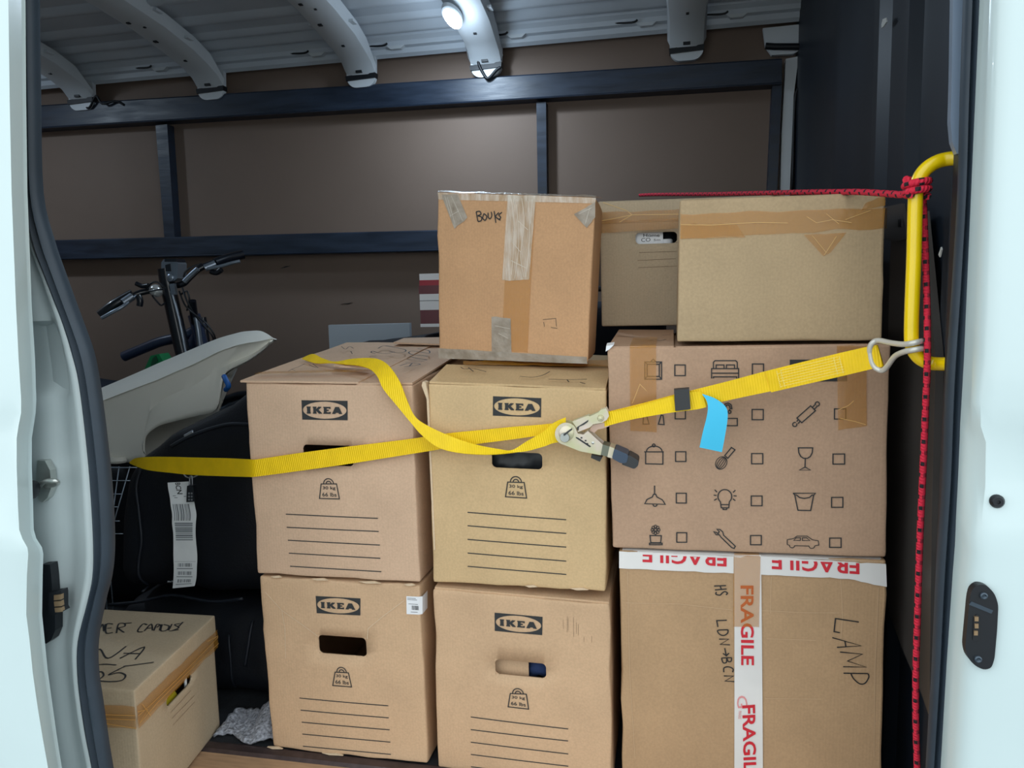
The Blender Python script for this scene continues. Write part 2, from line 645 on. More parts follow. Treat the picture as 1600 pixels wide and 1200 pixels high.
# bulkhead on the right: pressed black panels, profile (Y, X) extruded upwards
prof = [(2.93, .415), (2.80, .415), (2.72, .43), (2.35, .43), (2.30, .42), (2.20, .42), (2.15, .435), (1.86, .435), (1.82, .415), (1.78, .415),
        (1.74, .43), (1.60, .43), (1.575, .412), (1.555, .412), (1.53, .43), (1.36, .43), (1.345, .418), (1.32, .418), (1.30, .43), (1.12, .43)]
mb = MB()
mb.grid([[Vector((x, y, z)) for y, x in prof] + [Vector((.50, 1.12, z)), Vector((.50, 2.93, z))] for z in (0, .4, .8, 1.2, 1.6, 1.99)], closed_u=True)
wr = struct(obj('wall_right', mb, 'black_paint', smooth=True, angle=20), 'glossy black bulkhead behind the cab')
# pressed lower pillar panel with a slanting lower edge
q = [(0.405, 1.5986, 1.0634), (0.405, 1.4155, 1.0812), (0.405, 1.315, 0.8441), (0.405, 1.3025, 0.5994), (0.405, 1.2734, 0.2695), (0.405, 1.3146, 0.2852), (0.405, 1.3687, 0.2968), (0.405, 1.4356, 0.3115), (0.405, 1.5148, 0.3379), (0.405, 1.58, 0.4155)]
obj('lower_panel', MB().prism(q, (.012, 0, 0)), 'black_panel', wr)
q = [(0.4, 1.6631, 1.1119), (0.4, 1.5178, 1.105), (0.4, 1.471, 1.0409), (0.4, 1.5418, 1.0386), (0.4, 1.6411, 1.052)]
obj('slotted_bracket', MB().prism(q, (.006, 0, 0)), 'black_panel', wr)
q = [(0.398, 1.5269, 1.0777), (0.398, 1.5067, 1.077), (0.398, 1.505, 1.0634), (0.398, 1.5251, 1.0639)]
obj('bracket_slot', MB().prism(q, (.004, 0, 0)), 'wire_black', wr)
for pts in ([(0.412, 1.7503, 1.4851), (0.412, 1.7414, 1.4921), (0.412, 1.7168, 1.4864), (0.412, 1.7109, 1.4773), (0.412, 1.7344, 1.4751), (0.412, 1.7493, 1.4773)], [(0.405, 1.3234, 1.0056), (0.405, 1.3131, 1.0169), (0.405, 1.3096, 1.0128), (0.405, 1.317, 1.0014)]):
    obj('paint_chip', MB().prism(pts, (.002, 0, 0)), 'dust_white', wr)

# rear end and body side left of the opening (behind the open door), header above the opening
struct(obj('wall_left', MB().box((XL_ - .03, 1.0, 0), (XL_, YB + .03, 1.99)), 'hardboard'), 'rear end of the load space')
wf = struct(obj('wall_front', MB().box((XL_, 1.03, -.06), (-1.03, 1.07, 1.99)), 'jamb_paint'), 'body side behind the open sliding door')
struct(obj('trim_3', MB().box((-1.05, .98, 1.72), (.62, 1.10, 1.99)), 'white_paint'), 'door header above the opening')

# ceiling: pressed sheet with ridges running along the van
pr = [(0.98, 1.965), (2.0, 1.975), (2.30, 1.972)]
def ridge(y, z, h=.018, w=.034):
    return [(y - w, z + .001), (y - w * .5, z - h * .8), (y, z - h), (y + w * .5, z - h * .8), (y + w, z - .002)]
pr += ridge(2.42, 1.968) + ridge(2.60, 1.960) + ridge(2.715, 1.946, .018, .026) + ridge(2.785, 1.930, .018, .026)
pr += [(2.815, 1.912), (2.83, 1.90), (2.832, 1.884), (2.85, 1.880), (2.852, 1.862), (2.866, 1.852), (2.872, 1.856), (2.872, 1.90), (2.95, 1.91)]
mb = MB()
xs = [XL_, -2.2, -1.4, -.6, 0.0, .47]
mb.grid([[Vector((x, y, z)) for y, z in pr] + [Vector((x, 2.95, 2.03)), Vector((x, .98, 2.03))] for x in xs], closed_u=True)
n = len(pr) + 2
mb.f += [tuple(range(n)), tuple(range(n * 6 - 1, n * 5 - 1, -1))]
ce = struct(obj('ceiling', mb, 'roof_paint', smooth=True, angle=35), 'unlined grey white van roof with pressed ridges')

def rib(x, w=.062, skew=0.0):
    path = [(1.0, 1.93), (1.8, 1.938), (2.30, 1.916), (2.50, 1.897), (2.66, 1.868), (2.76, 1.842), (2.82, 1.818), (2.85, 1.792)]
    rows = []
    for i, (y, z) in enumerate(path):
        k = w * (1 if i < 5 else 0.92)
        h = .055 if i < 6 else .03
        sx = x + skew * (2.85 - y)
        rows.append([Vector((sx - k * 1.15, y, z + h)), Vector((sx - k, y, z + .012)), Vector((sx - k * .55, y, z)), Vector((sx + k * .55, y, z)), Vector((sx + k, y, z + .012)), Vector((sx + k * 1.15, y, z + h))])
    mb = MB()
    mb.grid(rows, closed_u=True)
    mb.f += [tuple(range(6)), tuple(range(6 * len(rows) - 1, 6 * len(rows) - 7, -1))]
    r = obj('roof_rib', mb, 'rib_paint', ce, smooth=True, angle=28)
    # end foot: flat plate with rounded lower end, dark strap around it
    fp = rounded([(-.062, 1.885), (-.056, 1.772), (-.034, 1.752), (.034, 1.752), (.056, 1.772), (.062, 1.885)], .03, 4)
    obj('rib_foot', MB().prism([(x + a, 2.853, b) for a, b in fp], (0, .02, 0)), 'rib_paint', r)
    obj('foot_strap', MB().prism([(x - .060, 2.846, 1.795), (x + .060, 2.846, 1.800), (x + .058, 2.846, 1.782), (x - .058, 2.846, 1.777)], (0, .03, 0)), 'wire_black', r)
    sl = MB()
    for (dy, dz, s) in ((2.835, 1.806, .012),):
        sl.prism([(x - s, dy - .004, dz - .006), (x + s, dy - .004, dz - .006), (x + s, dy - .004, dz + .008), (x - s, dy - .004, dz + .008)], (0, .012, 0))
    obj('slot', sl, 'wire_black', r)
    for (yy, zz, dx, s) in ((2.42, 1.9043, -.02, .006), (2.46, 1.9003, .012, .004), (2.56, 1.8855, -.02, .007), (2.70, 1.857, .0, .005)):
        obj('slot', MB().box((x + dx - s, yy - s, zz - .003), (x + dx + s, yy + s, zz + .004)), 'wire_black', r)
    for dx in (-.072, .072):
        for yy, zz in ((2.45, 1.952), (2.62, 1.915)):
            obj('rib_tab', MB().box((x + dx - .010, yy - .018, zz - .012), (x + dx + .010, yy + .018, zz - .004)), 'rib_paint', r)
    return r
for x in (-2.39, -1.795, -1.16, -.672, .045):
    rib(x)
# corner bracket by the bulkhead with a black wire sleeve
obj('corner_bracket', MB().prism([(0.2987, 2.865, 1.8406), (0.4187, 2.865, 1.8424), (0.4285, 2.865, 1.7628), (0.4, 2.865, 1.7486), (0.3294, 2.865, 1.7502), (0.308, 2.865, 1.7813)], (0, .02, 0)), 'rib_paint', ce)
obj('wire_sleeve', MB().tube([(0.3064, 2.85, 1.777), (0.3355, 2.85, 1.7725), (0.4302, 2.85, 1.7645)], .011, 10), 'wire_black', ce, smooth=True, angle=50)
for (x, z) in [(-2.0002, 1.8992), (-1.3255, 1.8945), (-1.0092, 1.8911), (-0.5518, 1.8833), (-0.0922, 1.8775), (0.2106, 1.8733)]:
    obj('cant_clip', MB().prism([(x - .035, 2.828, 1.884), (x - .02, 2.828, 1.872), (x + .02, 2.828, 1.872), (x + .035, 2.828, 1.884)], (0, .02, 0)), 'rib_paint', ce)
    obj('wire', MB().tube(spline([(x - .24, 2.84, 1.889), (x - .14, 2.838, 1.893), (x - .05, 2.826, 1.886), (x - .03, 2.824, 1.893)], 4), .0035, 6), 'wire_black', ce, smooth=True)
obj('wire', MB().tube(spline([(-0.6896, 2.8, 1.9055), (-0.6795, 2.82, 1.8557), (-0.6979, 2.84, 1.8073), (-0.6765, 2.845, 1.7553), (-0.6599, 2.845, 1.745), (-0.6317, 2.84, 1.7684), (-0.6148, 2.84, 1.7783)], 4), .006, 6), 'wire_black', ce, smooth=True)
obj('wire', MB().tube(spline([(0.4274, 2.86, 1.877), (0.423, 2.86, 1.795), (0.445, 2.86, 1.7206), (0.426, 2.86, 1.649), (0.4065, 2.86, 1.5873), (0.4054, 2.87, 1.2892)], 4), .004, 6), 'wire_black', ce, smooth=True)
obj('wire', MB().tube(spline([(-2.3804, 2.85, 1.8071), (-2.3774, 2.86, 1.771), (-2.3487, 2.85, 1.7591), (-2.3061, 2.84, 1.7993), (-2.2791, 2.84, 1.7672), (-2.2266, 2.85, 1.7758), (-2.1942, 2.86, 1.7607)], 4), .005, 6), 'wire_black', ce, smooth=True)

# ceiling lamps (lit): one on the fourth rib, one further back that lights the rear of the load space
def ceiling_lamp(lp, label, watts):
    lp = Vector(lp)
    t = thing('ceiling_lamp', label, 'lamp', lp)
    def oval(rx, ry, z, n=28):
        return [Vector((lp.x + rx * math.cos(2 * math.pi * k / n), lp.y + ry * math.sin(2 * math.pi * k / n), lp.z + z - 0.16 * ry * math.sin(2 * math.pi * k / n))) for k in range(n)]
    mb = MB()
    mb.grid([oval(.030, .070, .016), oval(.030, .070, .004), oval(.026, .064, .0)], closed_u=True)
    mb.f.append(tuple(range(28)))
    obj('lamp_body', mb, 'rib_paint', t, smooth=True, angle=40)
    mb = MB()
    mb.grid([oval(.025, .062, .002), oval(.022, .057, -.006), oval(.015, .042, -.010)], closed_u=True)
    mb.f.append(tuple(range(56, 84)))
    obj('lens', mb, 'lamp_lens', t, smooth=True, angle=60)
    for (kind, watt, dz) in (('AREA', watts, -.016), ('POINT', watts * .36, -.07)):
        ld = bpy.data.lights.new('lamp_light', kind)
        if kind == 'AREA':
            ld.shape = 'ELLIPSE'
            ld.size, ld.size_y = .045, .11
        else:
            ld.shadow_soft_size = .045
        ld.energy = watt
        ld.color = (.66, .83, 1.0)
        lo = bpy.data.objects.new('lamp_light', ld)
        COL.objects.link(lo)
        lo.parent = t
        lo.location = (0, -.01, dz)
    return t
ceiling_lamp((-0.7105, 2.5546, 1.862), 'lit oval white lamp on the ceiling rib above the book box', 3.4)
ceiling_lamp((-2.72, 2.15, 1.945), 'lit oval white lamp at the rear end of the van ceiling', 2.5)

# ---------------- left side: open sliding door edge, pillar, rubber seal
yy_ = [0, 150, 300, 375, 425, 475, 510, 550, 600, 700, 775, 850, 900, 940, 1000, 1050, 1100, 1150, 1200]
sealL = [(-0.9114, 1.0, 1.4486), (-0.9173, 1.0, 1.3968), (-0.9313, 1.0, 1.2641), (-0.9446, 1.0, 1.1269), (-0.9424, 1.0, 1.0563), (-0.9274, 1.0, 1.0083), (-0.9101, 1.0, 0.96), (-0.899, 1.0, 0.9262), (-0.8896, 1.0, 0.8873), (-0.8811, 1.0, 0.8386), (-0.8775, 1.0, 0.7398), (-0.8782, 1.0, 0.6644), (-0.8813, 1.0, 0.5877), (-0.8876, 1.0, 0.5356), (-0.9011, 1.0, 0.493), (-0.9253, 1.0, 0.4278), (-0.932, 1.0, 0.3735), (-0.9316, 1.0, 0.3192), (-0.9276, 1.0, 0.2648), (-0.921, 1.0, 0.2101), (-0.9128, 1.0, 0.11)]
sealR = [(-0.8933, 1.0, 1.4468), (-0.898, 1.0, 1.395), (-0.9105, 1.0, 1.2626), (-0.9212, 1.0, 1.1258), (-0.9088, 1.0, 1.0551), (-0.895, 1.0, 1.0074), (-0.8799, 1.0, 0.9594), (-0.8689, 1.0, 0.9258), (-0.8572, 1.0, 0.8871), (-0.8509, 1.0, 0.8386), (-0.8459, 1.0, 0.7404), (-0.8452, 1.0, 0.6654), (-0.8491, 1.0, 0.5892), (-0.8587, 1.0, 0.5372), (-0.8743, 1.0, 0.4947), (-0.8934, 1.0, 0.4301), (-0.8987, 1.0, 0.3763), (-0.8957, 1.0, 0.3226), (-0.8927, 1.0, 0.2683), (-0.8885, 1.0, 0.2137), (-0.8789, 1.0, 0.1144)]
def seal(name, A, B, y0, parent, ext_top=None):
    A = spline(A, 4)
    B = spline(B, 4)
    if ext_top:
        A = [Vector((A[0].x, y0, ext_top))] + A
        B = [Vector((B[0].x, y0, ext_top))] + B
    prof = [(0.0, .008), (0.0, .0), (.10, -.006), (.24, -.008), (.36, -.002), (.42, .0), (.5, -.006), (.7, -.011), (.88, -.008), (.97, -.002), (1.0, .004), (.98, .008)]
    rows = [[a.lerp(b, k) + Vector((0, dy, 0)) for k, dy in prof] for a, b in zip(A, B)]
    mb = MB()
    mb.grid(rows, closed_u=True)
    return obj(name, mb, 'rubber', parent, smooth=True, angle=60)
# pillar: white sheet from behind the door to the seal, with a fold and a recess
rows = []
for i, (a) in enumerate(spline(sealL, 4)):
    z = a.z
    w = max(.012, a.x + .985 + .035 * min(1, max(0, (1.0 - z) / .6)))
    pts = []
    for k in range(19):
        t_ = k / 18
        x = a.x - w * (1 - t_) - (0.03 if k == 0 else 0)
        y = 1.008 + .010 * math.exp(-((t_ - .55) / .16) ** 2) - .010 * math.exp(-((t_ - .92) / .1) ** 2)
        if .82 < z < .93:
            rr = max(0, 1 - ((t_ - .35) / .38) ** 2) * max(0, 1 - ((z - .873) / .058) ** 4)
            y += .022 * min(1, rr * 3.5)
        pts.append(Vector((x, y, z)))
    rows.append(pts + [Vector((pts[-1].x, 1.022, z)), Vector((pts[0].x, 1.04, z))])
mb = MB()
mb.grid(rows, closed_u=True)
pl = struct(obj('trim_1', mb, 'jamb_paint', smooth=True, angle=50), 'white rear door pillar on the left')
seal('rubber_seal', sealL, sealR, 1.0, pl, ext_top=1.9)
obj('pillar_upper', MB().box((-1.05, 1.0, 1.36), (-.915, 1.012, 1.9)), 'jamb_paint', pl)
# striker and contact block on the pillar
st = obj('striker_plate', MB().prism([(-0.969, 0.998, 0.7181), (-0.9549, 0.998, 0.7185), (-0.9473, 0.998, 0.7034), (-0.9479, 0.998, 0.6759), (-0.9567, 0.998, 0.6593), (-0.9669, 0.998, 0.6517), (-0.9737, 0.998, 0.6546), (-0.9747, 0.998, 0.6874)], (0, .012, 0)), 'zinc', pl)
obj('striker_loop', MB().tube(spline([(-0.9688, 0.998, 0.6773), (-0.9364, 0.975, 0.6921), (-0.9118, 0.966, 0.696), (-0.909, 0.97, 0.6932), (-0.9211, 0.98, 0.6863), (-0.9571, 0.998, 0.6777)], 4), .0035, 8), 'zinc', st, smooth=True)
cb = obj('contact_block', MB().prism([(-0.9761, 0.996, 0.5512), (-0.9618, 0.996, 0.5519), (-0.9615, 0.996, 0.5331), (-0.9625, 0.996, 0.5014), (-0.9612, 0.996, 0.4697), (-0.9641, 0.996, 0.4428), (-0.973, 0.996, 0.4261), (-0.9834, 0.996, 0.4189), (-0.9902, 0.996, 0.4227)], (0, .016, 0)), 'black_plastic', pl)
obj('contact_holder', MB().prism([(-0.9585, 0.985, 0.5102), (-0.9358, 0.985, 0.5147), (-0.9352, 0.985, 0.5096), (-0.9376, 0.985, 0.4864), (-0.9347, 0.985, 0.4814), (-0.9531, 0.985, 0.4739), (-0.9622, 0.985, 0.4764)], (0, .014, 0)), 'black_plastic', cb)
for q in ([(-0.9476, 0.983, 0.5075), (-0.9346, 0.983, 0.5094), (-0.9355, 0.983, 0.501), (-0.9485, 0.983, 0.4991)], [(-0.9487, 0.983, 0.497), (-0.9357, 0.983, 0.4989), (-0.9354, 0.983, 0.4906), (-0.9485, 0.983, 0.4887)], [(-0.9487, 0.983, 0.4866), (-0.9356, 0.983, 0.4884), (-0.9352, 0.983, 0.4812), (-0.9483, 0.983, 0.4793)]):
    obj('contact', MB().prism(q, (0, .006, 0)), 'gold_contact', cb)

# the open sliding door: front edge, rows bottom to top as (inner fold x, outer edge x)
dr = [((-0.8689, 0.925, 1.4147), (-0.8778, 0.962, 1.4302)), ((-0.8735, 0.925, 1.3664), (-0.8824, 0.962, 1.3802)), ((-0.8859, 0.925, 1.2431), (-0.8959, 0.962, 1.2526)), ((-0.8976, 0.925, 1.1156), (-0.9087, 0.962, 1.1206)), ((-0.9086, 0.925, 0.9568), (-0.9196, 0.962, 0.9562)), ((-0.9127, 0.925, 0.8842), (-0.9225, 0.962, 0.8811)), ((-0.9152, 0.925, 0.8244), (-0.9272, 0.962, 0.8191)), ((-0.9174, 0.925, 0.8058), (-0.9304, 0.962, 0.7998)), ((-0.9239, 0.925, 0.787), (-0.9359, 0.962, 0.7804)), ((-0.9293, 0.925, 0.7682), (-0.9415, 0.962, 0.7609)), ((-0.9342, 0.925, 0.7255), (-0.9465, 0.962, 0.7167)), ((-0.9386, 0.925, 0.668), (-0.9509, 0.962, 0.6572)), ((-0.9406, 0.925, 0.6312), (-0.954, 0.962, 0.6191)), ((-0.9366, 0.925, 0.6178), (-0.951, 0.962, 0.6051)), ((-0.9293, 0.925, 0.6045), (-0.9422, 0.962, 0.5914)), ((-0.9292, 0.925, 0.5948), (-0.941, 0.962, 0.5814)), ((-0.9353, 0.925, 0.5612), (-0.946, 0.962, 0.5467)), ((-0.9432, 0.925, 0.5013), (-0.9539, 0.962, 0.4847)), ((-0.942, 0.925, 0.4613), (-0.9538, 0.962, 0.4433)), ((-0.9421, 0.925, 0.4109), (-0.9537, 0.962, 0.3911)), ((-0.9398, 0.925, 0.3601), (-0.9512, 0.962, 0.3385)), ((-0.9363, 0.925, 0.3089), (-0.9487, 0.962, 0.2854)), ((-0.9317, 0.925, 0.2574), (-0.945, 0.962, 0.232)), ((-0.9234, 0.925, 0.1529), (-0.9363, 0.962, 0.1238))]
rows = []
for (a, b) in dr:
    a, b = Vector(a), Vector(b)
    crease = .012 * (1 / (1 + math.exp(-(a.z - .645) / .006))) + .006 * (1 / (1 + math.exp((a.z - .80) / .008)))
    rows.append([Vector((a.x - 1.3, .905 + crease, a.z)), Vector((a.x - .10, .912 + crease, a.z)), Vector((a.x - .015, .915 + crease * .8, a.z)), Vector((a.x, .925, a.z)), a.lerp(b, .4) + Vector((0, -.002, 0)),
                 a.lerp(b, .9) + Vector((0, -.003, 0)), Vector((b.x, .958, b.z)), Vector((b.x, .964, b.z)), Vector((a.x - 1.3, .965, a.z))])
rows = [[Vector((p.x, p.y, 1.9)) for p in rows[0]]] + rows
mb = MB()
mb.grid(rows, closed_u=True)
n = 9
mb.f += [tuple(range(n)), tuple(range(len(mb.v) - 1, len(mb.v) - n - 1, -1))]
d1 = struct(obj('door_1', mb, 'white_paint', smooth=True, angle=35), 'white sliding door slid open at the left')
obj('edge_bumper', MB().lathe((-0.956, 0.97, 0.6798), (1, 0, 0), [(.014, -.02), (.014, .002), (.008, .006)], 14), 'black_plastic', d1, smooth=True, angle=40)

# ---------------- right side: seal, reveal, jamb panel
rj = [((0.3674, 1.07, 1.3424), (0.3741, 1.05, 1.3338)), ((0.368, 1.07, 1.2986), (0.3748, 1.05, 1.2909)), ((0.3688, 1.07, 1.0723), (0.3774, 1.05, 1.0694)), ((0.369, 1.07, 0.8655), (0.3787, 1.05, 0.8672)), ((0.3685, 1.07, 0.808), (0.3754, 1.05, 0.811)), ((0.3682, 1.07, 0.779), (0.3767, 1.05, 0.7826)), ((0.3684, 1.07, 0.7581), (0.3834, 1.05, 0.7623)), ((0.3686, 1.07, 0.6992), (0.3852, 1.05, 0.7047)), ((0.3683, 1.07, 0.6522), (0.3829, 1.05, 0.6589)), ((0.3684, 1.07, 0.6325), (0.3778, 1.05, 0.6393)), ((0.3684, 1.07, 0.6135), (0.3794, 1.05, 0.6208)), ((0.3675, 1.07, 0.5787), (0.3779, 1.05, 0.5868)), ((0.3653, 1.07, 0.4456), (0.3759, 1.05, 0.4567)), ((0.3637, 1.07, 0.3083), (0.3746, 1.05, 0.3225)), ((0.3621, 1.07, 0.1857), (0.3726, 1.05, 0.2026))]
rows = []
for (a, b) in rj:
    a, b = Vector(a), Vector(b)
    k = .010 * math.exp(-((a.z - .735) / .05) ** 2)
    rows.append([Vector((a.x + .006, 1.14, a.z)), Vector((a.x, 1.085, a.z)), Vector((a.x + .003, 1.068, a.z)), Vector((b.x - .006, 1.058, b.z)), Vector((b.x, 1.045, b.z)), Vector((b.x + .012, 1.038 + k, b.z)),
                 Vector((b.x + .045, 1.036 + k, b.z)), Vector((b.x + .075, 1.030, b.z)), Vector((b.x + .2, 1.024, b.z)), Vector((b.x + 1.0, 1.02, b.z)), Vector((b.x + 1.0, 1.14, b.z))])
rows = [[Vector((p.x, p.y, 1.9)) for p in rows[0]]] + rows
rows.append([Vector((p.x, p.y, -.06)) for p in rows[-1]])
mb = MB()
mb.grid(rows, closed_u=True)
tr = struct(obj('trim_2', mb, 'white_paint', smooth=True, angle=40), 'white front door jamb on the right')
seal('rubber_seal', [(0.3539, 1.1, 1.3556), (0.3551, 1.1, 1.3103), (0.3563, 1.1, 1.195), (0.3583, 1.1, 1.0764), (0.3566, 1.1, 0.9546), (0.354, 1.1, 0.8291), (0.3552, 1.1, 0.6999), (0.3526, 1.1, 0.5666), (0.3522, 1.1, 0.4293), (0.3502, 1.1, 0.2874), (0.3482, 1.1, 0.141)][::1],
     [(0.3784, 1.1, 1.353), (0.3783, 1.1, 1.308), (0.3791, 1.1, 1.1933), (0.3799, 1.1, 1.0754), (0.3799, 1.1, 0.9541), (0.3793, 1.1, 0.8292), (0.3786, 1.1, 0.7006), (0.3778, 1.1, 0.568), (0.3763, 1.1, 0.4312), (0.3739, 1.1, 0.2901), (0.3731, 1.1, 0.1445)], 1.10, tr, ext_top=1.9)
q = [(0.3488, 1.128, 1.3671), (0.35, 1.128, 1.3205), (0.3523, 1.128, 1.2258), (0.3531, 1.128, 1.1697), (0.3564, 1.128, 1.1436), (0.3623, 1.128, 1.1286), (0.3722, 1.128, 1.1281), (0.3652, 1.128, 1.3654)]
mb = MB().prism(q, (0, .012, 0))
obj('pillar_flange', mb, mat('flange_paint', (120, 136, 156), rough=0.3, coat=.3), tr)
obj('inner_pillar', MB().box((.372, 1.128, 0), (.45, 1.17, 1.9)), 'black_paint', tr)
bp = obj('bump_stop', MB().lathe((0.3977, 1.042, 0.6883), (0, -1, 0), [(.0085, -.004), (.0085, .003), (.006, .006), (.0025, .006), (.0025, .004)], 20), 'black_plastic', tr, smooth=True, angle=40)
cq = [Vector(p) for p in [(0.3692, 1.0325, 0.5634), (0.3715, 1.0325, 0.5762), (0.3793, 1.0325, 0.5825), (0.3874, 1.0325, 0.5821), (0.3973, 1.0325, 0.5718), (0.4024, 1.0325, 0.557), (0.4025, 1.0325, 0.5233), (0.4013, 1.0325, 0.4848), (0.3982, 1.0325, 0.4726), (0.3903, 1.0325, 0.4694), (0.3797, 1.0325, 0.4737), (0.3703, 1.0325, 0.4841), (0.3668, 1.0325, 0.4976)]]
cq = [Vector((p[0], 1.0325, p[1])) for p in rounded([(p.x, p.z) for p in cq], .006, 3)]
cp = obj('contact_plate', MB().prism(cq, (0, .012, 0)), 'black_plastic', tr)
for c in ((0.3848, 1.0315, 0.5681), (0.3819, 1.0315, 0.4838)):
    obj('screw', MB().lathe(c, (0, -1, 0), [(.0045, -.003), (.0045, .0015), (.003, .0025), (.0012, .0005)], 12), mat('screw_dark', (72, 84, 96), rough=.35, metal=.5) if 'screw_dark' not in MATS else 'screw_dark', cp, smooth=True, angle=40)
obj('contact_recess', MB().prism([Vector(p) for p in [(0.3743, 1.0315, 0.5379), (0.3778, 1.0315, 0.5432), (0.3823, 1.0315, 0.5418), (0.3835, 1.0315, 0.5309), (0.3844, 1.0315, 0.5097), (0.3809, 1.0315, 0.506), (0.3748, 1.0315, 0.5089)]], (0, .003, 0)), 'wire_black', cp)
for q in ([(0.375, 1.0295, 0.5405), (0.3794, 1.0295, 0.5408), (0.3797, 1.0295, 0.5349), (0.3753, 1.0295, 0.5346)], [(0.3754, 1.0295, 0.5312), (0.3798, 1.0295, 0.5315), (0.3801, 1.0295, 0.5256), (0.3757, 1.0295, 0.5253)], [(0.3751, 1.0295, 0.5218), (0.3795, 1.0295, 0.5221), (0.3797, 1.0295, 0.5162), (0.3753, 1.0295, 0.5159)]):
    obj('contact', MB().prism(q, (0, .003, 0)), 'gold_contact', cp)
obj('moulded_arrow', MB().prism([(0.3684, 1.0315, 0.5553), (0.3712, 1.0315, 0.5597), (0.3965, 1.0315, 0.5495), (0.3946, 1.0315, 0.5451)], (0, .003, 0)), 'screw_dark', cp)

# ------------------------------------------------------------------ cartons
cardboard('kraft_pink', (206, 174, 147))
cardboard('kraft_tan', (206, 176, 134))
cardboard('kraft_mid', (202, 169, 136))
cardboard('kraft_rose', (184, 152, 127))
cardboard('kraft_grey', (184, 160, 127))
cardboard('kraft_orange', (198, 155, 116))
cardboard('kraft_file', (188, 170, 144))
cardboard('kraft_lamp', (180, 148, 114))
cardboard('kraft_edge', (214, 190, 160))
mat('print_ink', (44, 46, 48), rough=.7)
mat('pen_ink', (34, 34, 36), rough=.6)
mat('thin_ink', (120, 98, 76), rough=.7)
mat('brown_tape', (200, 138, 50), rough=.28, alpha=.44, coat=.3, bump=.35, bump_scale=60, spec=.5)
mat('clear_tape', (196, 172, 138), rough=.2, alpha=.5, coat=.5, bump=1.0, bump_scale=70, stretch=(1.6, 1.6, .3), var_scale=60, rgb2=(250, 244, 232))  # whitish streaks in the colour stand in for glints on the tape
mat('grey_tape', (146, 134, 118), rough=.3, alpha=.8, rgb2=(178, 168, 154), var_scale=40, bump=.8, bump_scale=50)
mat('white_tape', (226, 224, 222), rough=.4, var=.05, bump=.15, bump_scale=40)
mat('red_print', (206, 36, 52), rough=.55)
mat('red_faint', (226, 150, 150), rough=.55)
mat('sticker', (232, 234, 238), rough=.5, var=.03)
mat('dark_cloth', (16, 20, 28), rough=.8)
mat('blue_cloth', (30, 50, 92), rough=.85, bump=.5, bump_scale=90)

# printed letters of the logo as polygons on a unit cell
LET = {
    'I': [[(.06, 0), (.94, 0), (.94, .16), (.86, .2), (.86, .8), (.94, .84), (.94, 1), (.06, 1), (.06, .84), (.14, .8), (.14, .2), (.06, .16)]],
    'K': [[(0, 0), (.42, 0), (.42, .14), (.38, .18), (.38, .40), (.66, 0), (1.0, 0), (1.0, .12), (.64, .56), (.92, .88), (.96, 1), (.62, 1), (.38, .68), (.38, .82), (.42, .86), (.42, 1), (0, 1), (0, .86), (.05, .82), (.05, .18), (0, .14)]],
    'E': [[(0, 0), (.98, 0), (.98, .30), (.80, .30), (.80, .22), (.46, .22), (.46, .40), (.72, .40), (.72, .60), (.46, .60), (.46, .78), (.78, .78), (.78, .70), (.96, .70), (.96, 1), (0, 1), (0, .86), (.07, .82), (.07, .18), (0, .14)]],
    'A': [[(0, 0), (.34, 0), (.40, .16), (.64, .16), (.70, 0), (1.04, 0), (.70, 1), (.32, 1)]],
}


def logo(fc, q, m, body):
    """dark rectangle with an oval cut out of it and four slab letters; q = corner (u,v) BL BR TR TL"""
    def at(a, b):
        p = Vector(q[0]) * (1 - a) * (1 - b) + Vector(q[1]) * a * (1 - b) + Vector(q[2]) * a * b + Vector(q[3]) * (1 - a) * b
        return (p.x, p.y)
    N = 48
    inner, outer = [], []
    for k in range(N):
        a = 2 * math.pi * k / N
        c, s = math.cos(a), math.sin(a)
        inner.append(at(.5 + .475 * c, .5 + .44 * s))
        e = .5 / max(abs(c), abs(s))
        outer.append(at(.5 + e * c, .5 + e * s))
    mb = MB()
    mb.grid([[fc.S(u, v, .0007) for u, v in inner], [fc.S(u, v, .0007) for u, v in outer]], closed_u=True)
    for ch, x0, w in (('I', .105, .10), ('K', .245, .20), ('E', .475, .165), ('A', .665, .215)):
        for poly in LET[ch]:
            lt = MB()
            pts = [at(x0 + w * a, .32 + .36 * b) for a, b in poly]
            fc.poly(lt, pts)
            obj('letter', lt, m, body)
    # the counter of the A stays board coloured
    obj('logo', mb, m, body)
    mb = MB()
    fc.poly(mb, [at(.665 + .215 * a, .32 + .36 * b) for a, b in ((.44, .34), (.60, .34), (.52, .66))], .0011)
    obj('letter_counter', mb, body.data.materials[0], body)


def weight(fc, tz, cen, body, r_out=.0125):
    """weight symbol: trapezoid outline, double arch and the two lines of text; tz = TL TR BR BL (u,v)"""
    mb = MB()
    fc.strokes(mb, [list(tz) + [tz[0]]], .0020)
    for r in (r_out, r_out * .5):
        fc.strokes(mb, [[(cen[0] + r / fc.W * math.cos(math.pi * k / 14), cen[1] + r / fc.H * math.sin(math.pi * k / 14)) for k in range(15)]], .0020)
    a, b, c, d = [Vector(p) for p in tz]
    w = (b - a)
    h = (a - d)
    for txt, y0 in (('30 kg', .56), ('66 lbs', .14)):
        o = d + (a - d) * y0
        wid = (c - d).lerp(b - a, y0) * .74
        o = o + (c - d).lerp(b - a, y0) * .13
        fc.text(mb, txt, o, wid, Vector((0, 1)) * (h.length * .27), bold=.012)
    obj('weight_mark', mb, 'print_ink', body)


def lines(fc, segs, body, w=.0020, m='print_ink', name='ruled_line', off=.0007):
    for sg in segs:
        mb = MB()
        fc.strokes(mb, [sg], w, off)
        obj(name, mb, m, body)


